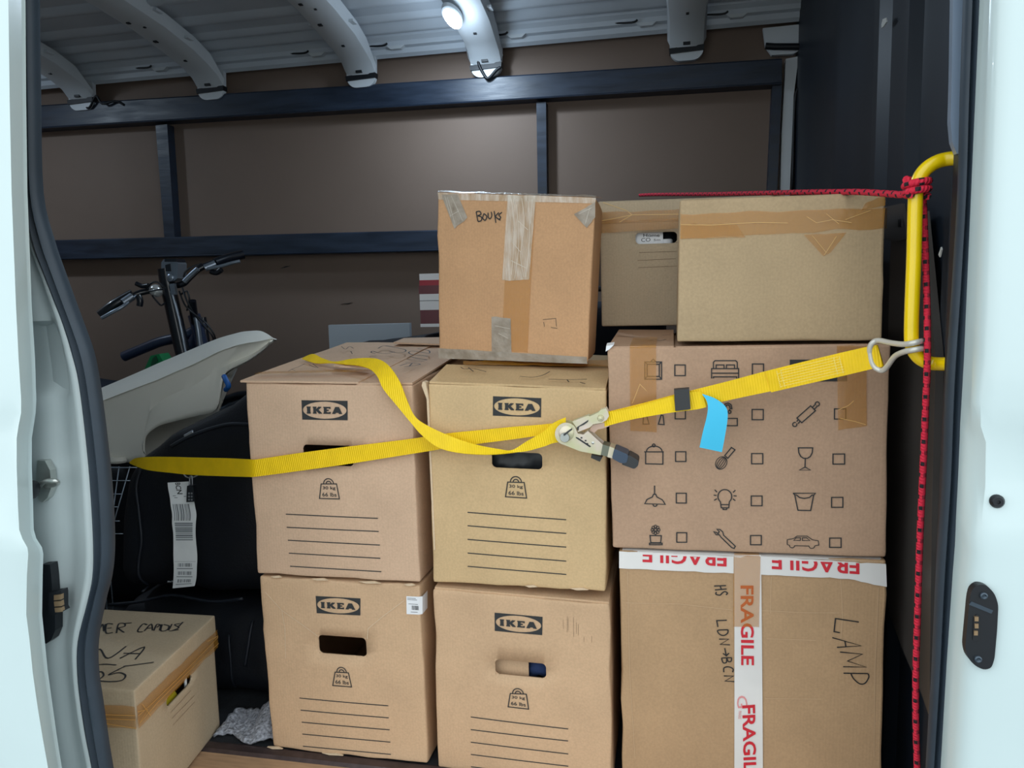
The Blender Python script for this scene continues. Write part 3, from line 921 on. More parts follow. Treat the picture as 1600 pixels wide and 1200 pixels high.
def flap(t, pts, th=.004, m='kraft_mid', name='flap', lift=0.0):
    """cardboard flap: four corners, slab of thickness th above them"""
    a, b, c, d = [Vector(p) for p in pts]
    n = (b - a).cross(d - a).normalized()
    rows_t, rows_b = [], []
    for i in range(7):
        rt, rb = [], []
        for j in range(5):
            p = bil(pts, i / 6, j / 4)
            k = lift * noise.noise((p.x * 9, p.y * 9, 1.7))
            rt.append(p + n * (th + k))
            rb.append(p + n * k)
        rows_t.append(rt)
        rows_b.append(rb)
    loop = []
    mb = MB()
    mb.grid(rows_t)
    mb.grid(rows_b)
    o = 35
    for i in range(6):
        mb.f += [(i * 5, (i + 1) * 5, o + (i + 1) * 5, o + i * 5), (i * 5 + 4, (i + 1) * 5 + 4, o + (i + 1) * 5 + 4, o + i * 5 + 4)]
    for j in range(4):
        mb.f += [(j, j + 1, o + j + 1, o + j), (30 + j, 31 + j, o + 31 + j, o + 30 + j)]
    return obj(name, mb, m, t)


def pocket_item(fc, hole, parent, m, dep=.10):
    pass


# --- lower left IKEA box
F = [(-0.8349, 1.4, 0.0019), (-0.4885, 1.4, -0.0004), (-0.4916, 1.4, 0.3876), (-0.8438, 1.4, 0.3865)]
F = [(p[0], p[1], .008 if i < 2 else p[2]) for i, p in enumerate(F)]
h = [(0.3587, 0.5867), (0.6584, 0.692)]
t, body, fc, top = carton('moving_box', 'brown moving box at bottom left with a white barcode sticker on its top corner', F, (0, .5, 0), 'kraft_mid', hole=(h[0][0], h[0][1], h[1][0], h[1][1]), dents=.004, group='stacked moving boxes', seed=1)
logo(fc, [(0.3598, 0.8144), (0.6322, 0.8172), (0.6386, 0.9121), (0.3595, 0.9104)], 'print_ink', body)
weight(fc, [(0.4529, 0.4872), (0.5372, 0.4891), (0.5517, 0.4093), (0.4316, 0.4085)], [(0.4947, 0.4895)][0], body, .0105)
lines(fc, [[(0.2065, 0.3148), (0.7735, 0.3173)], [(0.2076, 0.2437), (0.7722, 0.248)], [(0.2087, 0.1724), (0.773, 0.1787)], [(0.2057, 0.1013), (0.7727, 0.1071)], [(0.2025, 0.0281), (0.7713, 0.0351)]], body)
mb = MB()
fc.strokes(mb, [[(0.3546, 0.6871), (0.2691, 0.74), (0.1371, 0.8175), (0.0375, 0.9156)], [(0.6681, 0.69), (0.6769, 0.7479), (0.7749, 0.8239), (0.901, 0.9134)], [(0.1371, 0.8175), (0.1483, 0.7144), (0.1378, 0.5408)]], .0016)
obj('crease', mb, 'kraft_edge', body)
mb = MB()
q = [(0.9143, 0.8408), (0.9881, 0.8417), (0.9932, 0.9398), (0.9178, 0.9392)]
fc.strip(mb, q, 4, 4, .0012)
fr = [fc.S(*q[1], .0012), fc.S(*q[2], .0012)]
mb.grid([[fr[0], fr[0].lerp(fr[1], .5), fr[1]], [p + Vector((.006, .004, 0)) for p in (fr[0], fr[0].lerp(fr[1], .5), fr[1])], [p + Vector((.008, .03, .002)) for p in (fr[0], fr[0].lerp(fr[1], .5), fr[1])]])
sk = obj('barcode_sticker', mb, 'sticker', body)
mb = MB()
u0, v0 = q[0]
du, dv = q[1][0] - q[0][0], q[3][1] - q[0][1]
random.seed(3)
x = .45
while x < .98:
    w = random.choice((.02, .03, .045))
    fc.poly(mb, [(u0 + du * x, v0 + dv * .26), (u0 + du * (x + w), v0 + dv * .26), (u0 + du * (x + w), v0 + dv * .5), (u0 + du * x, v0 + dv * .5)], .0016)
    x += w + random.choice((.02, .03, .04))
for (a, b, y) in ((.12, .8, .9), (.12, .9, .82), (.2, .95, .58), (.35, .9, .14)):
    fc.strokes(mb, [[(u0 + du * a, v0 + dv * y), (u0 + du * b, v0 + dv * y)]], .0009, .0016)
obj('barcode', mb, 'print_ink', sk)

# --- lower middle IKEA box
F = [(-0.4664, 1.395, 0.0011), (-0.1128, 1.395, 0.0036), (-0.115, 1.395, 0.3737), (-0.4622, 1.395, 0.3833)]
F = [(p[0], p[1], .005 if i < 2 else p[2]) for i, p in enumerate(F)]
h = [(0.3545, 0.5706), (0.6439, 0.6524)]
hl = (h[0][0], h[0][1], h[1][0], h[1][1])
t, body, fc, top = carton('moving_box', 'brown moving box at bottom centre with faint pen scratches beside the logo', F, (0, .5, 0), 'kraft_mid', hole=hl, dents=.004, group='stacked moving boxes', back_dz=.0, seed=2)
logo(fc, [(0.3561, 0.8063), (0.6252, 0.8069), (0.6289, 0.9053), (0.3564, 0.9049)], 'print_ink', body)
weight(fc, [(0.439, 0.4725), (0.5304, 0.4774), (0.5415, 0.3954), (0.4245, 0.3968)], [(0.4829, 0.4748)][0], body, .0108)
lines(fc, [[(0.2053, 0.3159), (0.7612, 0.3047)], [(0.2036, 0.2441), (0.7601, 0.237)], [(0.2019, 0.172), (0.7589, 0.1637)], [(0.2003, 0.1014), (0.7577, 0.0936)], [(0.1986, 0.0304), (0.7565, 0.0215)]], body)
lines(fc, [[(0.7429, 0.9013), (0.7438, 0.8499)], [(0.7654, 0.9203), (0.7639, 0.8344)], [(0.7714, 0.9123), (0.7703, 0.8436)], [(0.8007, 0.9191), (0.7998, 0.8117)], [(0.8152, 0.8904), (0.8151, 0.8303)], [(0.8265, 0.8828), (0.8247, 0.8225)], [(0.8562, 0.8167), (0.8558, 0.7908)], [(0.8984, 0.8247), (0.8987, 0.7903)]], body, .0005, 'thin_ink', 'pen_scratch')
fb = flap(t, [tuple(fc.S(.0, 1, 0) + Vector((.002, .004, .0))), tuple(fc.S(1, 1, 0) + Vector((-.002, .004, .0))), tuple(fc.S(1, 1, 0) + Vector((-.004, .20, .012))), tuple(fc.S(0, 1, 0) + Vector((.004, .20, .008)))], m='kraft_mid')
inn = MB().box((F[0][0] + .11, F[0][1] + .03, .30), (F[0][0] + .175, F[0][1] + .034, .345))
s0 = fc.S(hl[0], hl[1])
s1 = fc.S(hl[2], hl[3])
obj('inner_flap', MB().box((s0.x - .02, 1.412, s0.z - .03), (s0.x + (s1.x - s0.x) * .62, 1.416, s1.z + .03)), 'kraft_mid', t)
obj('blue_cloth_inside', MB().tube(spline([(s1.x - .045, 1.45, s0.z - .02), (s1.x - .02, 1.43, s0.z + .005), (s1.x + .01, 1.44, s0.z - .01)], 4), .018, 10), 'blue_cloth', t, smooth=True)

# --- upper left IKEA box
F = [(-0.8451, 1.4, 0.3892), (-0.4915, 1.4, 0.3889), (-0.4918, 1.4, 0.789), (-0.8465, 1.4, 0.7934)]
F = [(p[0], p[1], .3935 if i < 2 else p[2]) for i, p in enumerate(F)]
h = [(0.3373, 0.5876), (0.6416, 0.6919)]
t, body, fc, top = carton('moving_box', 'brown moving box at upper left with handwriting and a loose yellow strap on its lid', F, (0, .5, 0), 'kraft_pink', hole=(h[0][0], h[0][1], h[1][0], h[1][1]), dents=.003, group='stacked moving boxes', back_dz=.03, seed=3)
logo(fc, [(0.3433, 0.8186), (0.6175, 0.8206), (0.6217, 0.9179), (0.3443, 0.9169)], 'print_ink', body)
weight(fc, [(0.4396, 0.4931), (0.5333, 0.4961), (0.5461, 0.4189), (0.4248, 0.4171)], [(0.4856, 0.4946)][0], body, .0107)
lines(fc, [[(0.2067, 0.3265), (0.7699, 0.3257)], [(0.2067, 0.2572), (0.7711, 0.2578)], [(0.2087, 0.1885), (0.7741, 0.1872)], [(0.2097, 0.1195), (0.7733, 0.1178)], [(0.2117, 0.0495), (0.7745, 0.0474)]], body)
# lid flaps: a short front flap and the long ones behind it, rising to the back
TL, TR = Vector(F[3]), Vector(F[2])
f1 = [TL + Vector((-.008, -.004, .002)), TR + Vector((-.11, .0, .002)), TR + Vector((-.105, .5, .045)), TL + Vector((.002, .5, .045))]
fa = flap(t, [tuple(p) for p in f1], m='kraft_pink', lift=.002)
f2 = [TR + Vector((-.115, .002, .0)), TR + Vector((.0, .002, .001)), TR + Vector((.0, .5, .044)), TR + Vector((-.108, .5, .043))]
flap(t, [tuple(p) for p in f2], m='kraft_pink')
ft = Face(f1)
ft2 = Face([f1[0], f2[1], f2[2], f1[3]])
fq = Face([(-0.854, 1.396, .801), (-0.492, 1.402, .799), (-0.492, 1.90, .842), (-0.846, 1.90, .845)])
mb = MB()
fq.pen(mb, [[(0.5036, 0.7506), (0.4229, 0.7716), (0.429, 0.6902)], [(0.4329, 0.7716), (0.5544, 0.7098), (0.6423, 0.6503), (0.6663, 0.5929), (0.6285, 0.5667), (0.5486, 0.6119)], [(0.5963, 0.5929), (0.5662, 0.5445), (0.4981, 0.5667), (0.4347, 0.612), (0.4469, 0.5741), (0.4919, 0.5444)], [(0.7087, 0.6893), (0.8112, 0.6307), (0.8494, 0.5557), (0.8, 0.5742), (0.7083, 0.6118), (0.7071, 0.5667), (0.7673, 0.5085), (0.8505, 0.4838), (0.8805, 0.4663)], [(0.7609, 0.4659), (0.8384, 0.4145), (0.9142, 0.3813), (0.8588, 0.371), (0.7801, 0.3906)], [(0.8085, 0.3153), (0.8601, 0.3318), (0.9119, 0.3483)], [(0.8138, 0.2369), (0.8416, 0.2996), (0.923, 0.2688), (0.8505, 0.213)], [(0.8614, 0.2934), (0.8744, 0.2314)]], .0032, .006)
fq.pen(mb, [[(0.1232, 0.7523), (0.2054, 0.6709), (0.184, 0.752), (0.2522, 0.6907)], [(0.2812, 0.6121), (0.3372, 0.5369)], [(0.207, 0.1108), (0.1976, 0.1698), (0.1989, 0.2155), (0.189, 0.2784)], [(0.2264, 0.2627), (0.3123, 0.2013), (0.3446, 0.217)], [(0.2416, 0.2788), (0.3396, 0.1864)], [(0.1915, 0.1548), (0.2381, 0.1258)]], .0018, .006)
obj('handwriting', mb, 'pen_ink', fa)
mb = MB()
fq.strip(mb, [(0.0508, 0.0943), (0.6894, 0.1606), (0.7165, 0.1117), (0.0396, 0.0458)], 10, 2, .0062, wob=.2)
obj('tape', mb, 'brown_tape', fa)
mb = MB().prism([fq.S(u, v, .008) for u, v in [(0.4305, 0.1965), (0.3883, 0.296), (0.6563, 0.2049), (0.6568, 0.1602), (0.4833, 0.173)]], (0, 0, .003))
obj('torn_flap', mb, 'kraft_pink', fa)
for v_ in (1,):
    e = MB().prism([TR + Vector((-.0, .43, .044)), TR + Vector((-.20, .44, .052)), TR + Vector((-.20, .52, .058)), TR + Vector((.0, .52, .060))], (0, 0, .004))
    obj('torn_flap', e, 'kraft_pink', fa)

# --- upper middle IKEA box
F = [(-0.4634, 1.4, 0.3945), (-0.1224, 1.4, 0.3964), (-0.1193, 1.4, 0.7805), (-0.4594, 1.4, 0.7928)]
F = [(p[0], p[1], .397 if i < 2 else p[2]) for i, p in enumerate(F)]
h = [(0.3629, 0.5996), (0.6498, 0.6808)]
hl = (h[0][0], h[0][1], h[1][0], h[1][1])
t, body, fc, top = carton('moving_box', 'tan moving box at upper centre behind the ratchet with black plastic in its handle hole', F, (0, .5, 0), 'kraft_tan', hole=hl, dents=.003, group='stacked moving boxes', back_dz=.0, seed=4)
logo(fc, [(0.373, 0.8557), (0.6445, 0.8573), (0.647, 0.9505), (0.3748, 0.9504)], 'print_ink', body)
weight(fc, [(0.4536, 0.5319), (0.5471, 0.5337), (0.5598, 0.4563), (0.4399, 0.4579)], [(0.5005, 0.5337)][0], body, .0107)
lines(fc, [[(0.2163, 0.3685), (0.7808, 0.3566)], [(0.2147, 0.3005), (0.7804, 0.2874)], [(0.213, 0.2306), (0.7799, 0.2179)], [(0.2114, 0.1604), (0.7795, 0.1464)], [(0.2097, 0.0916), (0.779, 0.0779)]], body)
TL, TR = Vector(F[3]), Vector(F[2])
f1 = [TL + Vector((.002, .002, .0)), TR + Vector((-.001, .002, .0)), TR + Vector((-.001, .12, .024)), TL + Vector((.002, .12, .021))]
fa = flap(t, [tuple(p) for p in f1], m='kraft_tan', lift=.002)
f2 = [TL + Vector((.002, .122, .018)), TR + Vector((-.001, .122, .018)), TR + Vector((-.001, .5, .018)), TL + Vector((.002, .5, .018))]
flap(t, [tuple(p) for p in f2], m='kraft_tan', lift=.001)
fq = Face([(-0.457, 1.402, .797), (-0.116, 1.402, .786), (-0.116, 1.52, .814), (-0.457, 1.52, .823)])
mb = MB()
fq.pen(mb, [[(0.4993, 0.2628), (0.5737, 0.2402), (0.6255, 0.3486), (0.6555, 0.5354)], [(0.6675, 0.1747), (0.7709, 0.174), (0.8784, 0.2231)], [(0.7709, 0.174), (0.7861, 0.0704)], [(0.8455, 0.0757), (0.8753, 0.0254), (0.857, 0.0495)], [(0.1223, 0.6346), (0.1542, 0.5421), (0.2056, 0.5695), (0.2932, 0.4351)], [(0.1708, 0.6138), (0.218, 0.4273)], [(0.141, 0.9879), (0.2206, 0.9377)]], .0022, .0045)
obj('handwriting', mb, 'pen_ink', fa)
mb = MB()
fq.strip(mb, [(0.1282, 0.7389), (0.9771, 0.8321), (0.9678, 1.1679), (0.1092, 0.9439)], 14, 2, .0055, wob=.25, seed=4)
obj('tape', mb, 'brown_tape', fa)
# bent side flap sticking out at the upper left edge
mb = MB().prism([Vector(F[3]) + Vector((-.010, -.003, .004)), Vector(F[3]) + Vector((-.012, -.004, -.004)), Vector(F[3]) + Vector((-.003, -.004, -.03)), Vector(F[3]) + Vector((.0, -.002, -.33)), Vector(F[3]) + Vector((.003, -.001, -.33)), Vector(F[3]) + Vector((.001, -.003, -.03)), Vector(F[3]) + Vector((-.004, -.003, .002))], (0, .02, 0))
obj('side_edge', mb, 'kraft_edge', t)
s0 = fc.S(hl[0], hl[1])
s1 = fc.S(hl[2], hl[3])
pk = MB()
rows = []
for i in range(13):
    a = i / 12
    rows.append([Vector((s0.x - .02 + a * .13, 1.425 + .012 * noise.noise((a * 9, j * .8, 2)), s0.z - .03 + j * .012)) for j in range(8)])
pk.grid(rows)
po = obj('black_plastic_inside', pk, 'black_plastic', t, smooth=True)
po.modifiers.new('s', 'SOLIDIFY').thickness = .002

# --- fragile lamp box
F = [(-0.0907, 1.4, 0.044), (0.3708, 1.4, 0.0956), (0.367, 1.4, 0.4809), (-0.0979, 1.4, 0.4776)]
F = [(p[0] if i > 1 else (-.092, .371)[i], p[1], .004 if i < 2 else p[2]) for i, p in enumerate(F)]
t, body, fc, top = carton('fragile_box', 'tall cardboard box marked LAMP with white FRAGILE tape', F, (0, .45, 0), 'kraft_lamp', dents=.004, bulge=.004, seed=5)
K = (950, 850, 3.551)
wo = None
def wpiece(*a, **k):
    m = MB()
    fc.strip(m, *a, **k)
    return obj('white_tape', m, 'white_tape', body, smooth=True)
wo = wpiece([(-0.0001, 0.9314), (0.4455, 0.9315), (0.4455, 0.9987), (0.0012, 1.0008)], 12, 2, .0024, wob=.05, seed=1)
wpiece([(0.5415, 0.9318), (0.8631, 0.9302), (0.8619, 0.9952), (0.5345, 1.0038)], 10, 2, .0024, wob=.05, seed=2)
wpiece([(0.8631, 0.9302), (1.0004, 0.9058), (0.9951, 0.9927), (0.8619, 0.9952)], 6, 2, .0026, wob=.08, seed=3)
wpiece([(0.4472, 0.1195), (0.5575, 0.1315), (0.5465, 1.0071), (0.4469, 1.003)], 2, 20, .0022)
for u0, u1 in ((0.0, 1.0),):          # the tape runs on over the top edge
    a, b = Vector(F[3]), Vector(F[2])
    wt = MB()
    wt.grid([[a + Vector((.006, .0, -.001)), b + Vector((-.006, 0, -.001))], [a + Vector((.006, .006, .0012)), b + Vector((-.006, .006, .0012))], [a + Vector((.006, .03, .0014)), b + Vector((-.006, .03, .0014))]])
obj('white_tape', wt, 'white_tape', body, smooth=True)
def ftext(txt, bl, br, tl, clip=None, mm='red_print', name='fragile_print', bold=.02, off=.0036):
    o = Vector(bl)
    m = MB()
    fc.text(m, txt, o, Vector(br) - o, Vector(tl) - o, bold=bold, off=off, clip=clip)
    obj(name, m, mm, wo)
q = [(0.4177, 1.016), (0.093, 1.0198), (0.4176, 0.9575), (0.0921, 0.9576)]
ftext('FRAGILE', q[0], q[1], q[2], clip=.992)
q = [(0.9012, 1.0093), (0.5844, 1.0157), (0.9024, 0.9493), (0.5848, 0.9564)]
ftext('FRAGILE', q[0], q[1], q[2], clip=.992)
q = [(0.4694, 0.8861), (0.4719, 0.5691), (0.5188, 0.8886)]
ftext('FRAGILE', q[0], q[1], q[2])
q = [(0.4762, 0.4046), (0.4838, 0.0854), (0.5259, 0.4126)]
ftext('FRAGILE', q[0], q[1], q[2])
q = [(0.4554, 0.4422), (0.4582, 0.3918), (0.4941, 0.4469)]
ftext('G', q[0], q[1], q[2], mm='red_faint', name='faint_print', bold=0, off=.0034)
q = [(0.4624, 0.381), (0.4624, 0.3474), (0.4735, 0.382)]
ftext('FRAGILE', q[0], q[1], q[2], mm='red_faint', name='faint_print', bold=0, off=.0034)
bt = MB()
fc.strip(bt, [(0.4429, 0.7221), (0.5397, 0.7267), (0.5445, 1.0028), (0.4442, 0.9986)], 4, 10, .0042, wob=.03)
a = fc.S(*[(0.4469, 1.0001)][0], .004)
b = fc.S(*[(0.5412, 1.0026)][0], .004)
bt.grid([[a, b], [a + Vector((0, .006, .003)), b + Vector((0, .006, .003))], [a + Vector((0, .05, .003)), b + Vector((0, .05, .003))]])
obj('brown_tape', bt, 'brown_tape', body)
PEN = {'H': [[(0, 0), (.05, 1)], [(.75, 0), (.7, 1)], [(.03, .5), (.72, .55)]], 'S': [[(.75, .85), (.4, 1), (.1, .8), (.35, .55), (.7, .35), (.5, .02), (.05, .1)]], 'L': [[(.05, 1), (0, 0), (.75, .04)]],
       'D': [[(.08, 1), (.05, 0), (.5, .1), (.7, .5), (.45, .92), (.05, 1)]], 'N': [[(0, 0), (.08, .95), (.62, .05), (.75, 1)]], '>': [[(0, .45), (.9, .5)], [(.62, .8), (.92, .5), (.6, .2)]],
       'B': [[(.08, 1), (.05, 0)], [(.08, 1), (.5, .9), (.5, .62), (.12, .52), (.6, .42), (.6, .1), (.05, 0)]], 'C': [[(.72, .9), (.35, 1), (.05, .6), (.15, .12), (.65, .05)]]}
def pen_word(mb, word, o, ax, ay, w, sharp='HLN>'):
    o, ax, ay = Vector(o), Vector(ax), Vector(ay)
    for i, ch in enumerate(word):
        for st_ in PEN[ch]:
            q = [tuple(o + ax * ((i + x * .92) / len(word)) + ay * y) for x, y in st_]
            (fc.strokes if ch in sharp else fc.pen)(mb, [q], w)
hw = MB()
q = [(0.3702, 0.8775), (0.3783, 0.8331), (0.4155, 0.8827)]
pen_word(hw, 'HS', q[0], Vector(q[1]) - Vector(q[0]), Vector(q[2]) - Vector(q[0]), .0022)
q = [(0.3795, 0.74), (0.4109, 0.4809), (0.4223, 0.7463)]
pen_word(hw, 'LDN>BCN', q[0], Vector(q[1]) - Vector(q[0]), (Vector(q[2]) - Vector(q[0])) * .9, .0022)
fc.strokes(hw, [[(0.8377, 0.72), (0.8162, 0.7228), (0.8206, 0.774), (0.9048, 0.765)], [(0.8101, 0.699), (0.9157, 0.6729), (0.8276, 0.6619)], [(0.8559, 0.6872), (0.8602, 0.6648)], [(0.839, 0.6442), (0.9202, 0.6407), (0.8664, 0.6105), (0.9354, 0.5908), (0.8511, 0.5873)], [(0.8529, 0.5617), (0.9411, 0.5657)]], .0022)
fc.pen(hw, [[(0.8796, 0.5624), (0.8911, 0.5411), (0.9129, 0.5236), (0.9322, 0.528), (0.9447, 0.5524), (0.9411, 0.5657)]], .0022)
obj('handwriting', hw, 'pen_ink', body)
cl = MB()
mat('crease_tan', (198, 168, 134), rough=.7)
fc.strokes(cl, [[(0.0247, 0.7894), (0.2389, 0.7977), (0.4401, 0.7858)], [(0.5489, 0.79), (0.7156, 0.7904), (0.8332, 0.7958)], [(0.8375, 0.9255), (0.8464, 0.7826), (0.8414, 0.6976)], [(0.585, 0.9239), (0.5826, 0.7812)], [(0.972, 0.9009), (0.9666, 0.579), (0.9711, 0.2347)], [(0.0328, 0.9196), (0.0344, 0.5075), (0.0502, 0.1309)], [(0.5697, 0.6795), (0.7499, 0.6844)], [(0.5642, 0.4381), (0.7729, 0.4522)]], .0010, .0009)
obj('crease', cl, 'crease_tan', body)

# --- icon box
F = [(-0.1098, 1.4, 0.4838), (0.3648, 1.4, 0.4866), (0.3598, 1.4, 0.8619), (-0.1164, 1.4, 0.8579)]
zt = .4845
t, body, fc, top = carton('symbol_box', 'wide moving box printed with household symbols and tick boxes', F, (0, .46, 0), 'kraft_rose', dents=.003, bulge=.003, seed=6)
C5 = (1000, 550, 4)
W_ = .0020
def cir(cx, cy, r, a0=0, a1=360, n=20, ry=None):
    return [(cx + r * math.cos(math.radians(a0 + (a1 - a0) * k / n)), cy + (ry or r) * math.sin(math.radians(a0 + (a1 - a0) * k / n))) for k in range(n + 1)]
# front-plane coordinates: (c,d) on a 1600 x 1200 drawing sheet of the print, mapped linearly onto the face
G = [(0.1227, 0.979), (1.0196, 0.9621), (0.1077, 0.0237), (1.0337, 0.0707)]
def sheet(p):
    x, y = p[0] / 1600, p[1] / 1200
    a, b, c, d = [Vector(q) for q in G]
    v = a * (1 - x) * (1 - y) + b * x * (1 - y) + c * (1 - x) * y + d * x * y
    return (v.x, v.y)
def draw(*strokes, w=W_, name='printed_symbol'):
    m_ = MB()
    fc.strokes(m_, [[sheet(p) for p in s] for s in strokes], w)
    return obj(name, m_, 'print_ink', body)
def rect(x0, y0, x1, y1):
    return [(x0, y0), (x1, y0), (x1, y1), (x0, y1), (x0, y0)]
for r_ in ((230, 78, 298, 143), (727, 72, 797, 138), (232, 343, 299, 408), (725, 350, 795, 413), (1232, 347, 1300, 410), (235, 612, 302, 673), (722, 623, 792, 687), (1223, 627, 1293, 690),
           (240, 873, 305, 935), (720, 890, 788, 952), (1215, 900, 1283, 963), (243, 1125, 308, 1187), (716, 1143, 784, 1203), (1204, 1160, 1273, 1220)):
    draw(rect(*r_), name='tick_box')
draw(rect(32, 60, 143, 165), rect(48, 74, 128, 148), [(32, 60), (48, 74)], [(143, 60), (128, 74)], [(32, 165), (48, 148)], [(143, 165), (128, 148)], [(70, 58), (88, 44), (106, 58)])
draw([(480, 100), (480, 62), (490, 52), (622, 52), (632, 62), (632, 100)], [(468, 160), (468, 100), (640, 100), (640, 160)], [(468, 128), (640, 128)], [(480, 160), (480, 150), (628, 150), (628, 160)], rect(497, 78, 548, 100), rect(563, 78, 614, 100))
m_ = fc.poly(MB(), [sheet(p) for p in ((960, 46), (1308, 46), (1308, 178), (960, 178))])
obj('printed_symbol', m_, 'print_ink', body)
draw([(24, 385), (44, 385), (60, 441), (20, 441), (24, 385)])
draw([(140, 385), (153, 388), (160, 444), (122, 441), (140, 385)])
draw([(62, 306), (20, 310), (18, 350)])
draw([(556, 400), (556, 340), (562, 325), (575, 322), (584, 330), (586, 345)], [(544, 400), (544, 335), (554, 316), (574, 310), (592, 320), (598, 345), (586, 345)], cir(583, 365, 9), [(578, 358), (583, 350), (588, 358)], rect(548, 405, 632, 450))
draw([(1003, 403), (1087, 328), (1117, 358), (1033, 432), (1003, 403)], [(1012, 412), (1002, 425)], [(1022, 424), (1010, 438)], cir(990, 443, 13, 330, 660), [(1098, 338), (1112, 322)], [(1108, 350), (1126, 334)], cir(1128, 317, 13, 150, 480))
draw([(38, 615), (38, 688), (152, 690), (152, 615)], [(28, 613), (158, 613)], cir(95, 613, 52, 180, 360, 20, 36), cir(92, 573, 9))
draw([(595, 585), (617, 600), (572, 652), (552, 636), (595, 585)])
draw(*[[(530 + (.82 * math.sin(a) * 34 * k) + .57 * math.cos(a) * 42, 682 + (.57 * math.sin(a) * 34 * k) - .82 * math.cos(a) * 42) for a in [math.pi * i / 12 for i in range(13)]] for k in (-1, -.6, -.2, .2, .6, 1)], w=.0013, name='printed_symbol')
draw([(1012, 588), (1100, 588), (1097, 618), (1085, 642), (1068, 653), (1044, 653), (1027, 642), (1015, 618), (1012, 588)], [(1055, 653), (1053, 708)], [(1018, 727), (1087, 727), (1053, 708), (1018, 727)])
draw([(97, 825), (97, 876)], [(90, 880), (105, 880), (112, 897), (148, 915), (168, 944), (32, 940), (47, 913), (82, 897), (90, 880)], cir(100, 944, 13, 0, 180))
draw(cir(553, 893, 44, 130, 410), [(525, 927), (530, 965), (578, 965), (582, 927)], [(530, 945), (578, 945)], [(540, 966), (542, 976), (564, 976), (567, 966)])
draw([(482, 885), (500, 886)], [(488, 850), (503, 866)], [(485, 918), (502, 907)], [(608, 888), (628, 890)], [(605, 868), (620, 853)], [(604, 908), (620, 920)])
draw([(980, 873), (1117, 873), (1105, 886)], [(980, 873), (994, 886)], [(990, 880), (1010, 981), (1088, 983), (1107, 880)], [(998, 882), (1020, 900), (1048, 906), (1080, 900), (1100, 882)])
draw(*[cir(103 + 20 * math.cos(a), 1107 + 20 * math.sin(a), 10, n=12) for a in [k * math.pi / 4 for k in range(8)]], cir(103, 1107, 9, n=12), w=.0014)
draw([(103, 1136), (103, 1143)], [(66, 1143), (142, 1145), (137, 1190), (72, 1190), (66, 1143)], rect(63, 1193, 147, 1203))
draw([(480 + a, 1100 + b) for a, b in ((2, 18), (18, 38), (38, 38), (50, 55), (118, 122), (133, 127), (140, 112), (66, 42), (60, 20), (42, 4), (22, 2), (38, 18), (30, 30), (16, 22), (2, 18))])
draw([(945 + a, 1145 + b) for a, b in ((0, 25), (38, 18), (60, 2), (122, 2), (155, 26), (190, 32), (194, 60), (169, 64))], [(945 + a, 1145 + b) for a, b in ((0, 25), (0, 56), (15, 62))], [(945 + a, 1145 + b) for a, b in ((46, 64), (132, 66))],
     cir(975, 1207, 16, 0, 180, 10), cir(1096, 1209, 18, 0, 180, 10), [(985, 1175), (1000, 1158), (1026, 1158), (1026, 1175), (985, 1175)], [(1038, 1158), (1064, 1158), (1084, 1176), (1038, 1175), (1038, 1158)], w=.0014)
bt = MB()
fc.strip(bt, [(0.0802, 0.5939), (0.1794, 0.5885), (0.1827, 1.0056), (0.0848, 1.0045)], 4, 8, .0022, wob=.02)
tp = fc.S(*[(0.0847, 0.9983)][0], .0012), fc.S(*[(0.1826, 0.9994)][0], .0012)
bt.grid([[tp[0], tp[1]], [tp[0] + Vector((0, .006, .0045)), tp[1] + Vector((0, .006, .0045))], [tp[0] + Vector((0, .13, .0115)), tp[1] + Vector((0, .13, .0115))]])
obj('brown_tape', bt, 'brown_tape', body)
bt = MB()
fc.strip(bt, [(0.8288, 0.6038), (0.9264, 0.6255), (0.9197, 0.9931), (0.821, 0.9951)], 4, 8, .0022, wob=.02, seed=8)
obj('brown_tape', bt, 'brown_tape', body)
cl = MB()
fc.strokes(cl, [(0.828, 0.6995), (0.8626, 0.7204), (0.8797, 0.7412)] and [[(0.828, 0.6995), (0.8626, 0.7204), (0.8797, 0.7412)], [(0.8349, 0.6608), (0.8851, 0.6461), (0.922, 0.6314)], [(0.1438, 0.7923), (0.1203, 0.8237), (0.0898, 0.7298)]], .0009, .003)
obj('tape_fold', cl, mat('tape_fold_tan', (216, 182, 120), rough=.3) if 'tape_fold_tan' not in MATS else 'tape_fold_tan', body)
TL, TR = Vector(F[3]), Vector(F[2])
ff = flap(t, [tuple(TL + Vector((.001, .002, -.001))), tuple(TL + Vector((.118, .002, -.001))), tuple(TL + Vector((.118, .30, .013))), tuple(TL + Vector((.001, .30, .015)))], m='kraft_rose', lift=.0)
flap(t, [tuple(TL + Vector((.122, .002, -.001))), tuple(TR + Vector((0, .002, -.003))), tuple(TR + Vector((0, .44, -.002))), tuple(TL + Vector((.122, .44, .0)))], th=.003, m='kraft_rose', lift=.0)
ftp = Face([TL + Vector((.001, .002, .003)), TL + Vector((.118, .002, .003)), TL + Vector((.118, .30, .017)), TL + Vector((.001, .30, .019))])
mb = MB()
ftp.strokes(mb, [[(.05, .55), (.6, .42)], [(.62, .25), (.7, .32), (.78, .26), (.88, .33)], [(.8, .6), (.95, .62)]], .003, .001)
obj('handwriting', mb, 'pen_ink', ff)
# chipped corner
obj('torn_corner', MB().prism([TL + Vector((-.003, -.002, -.006)), TL + Vector((.004, -.003, -.002)), TL + Vector((.012, -.002, .006)), TL + Vector((-.002, .0, .004))], (0, .02, .004)), 'sticker', t)

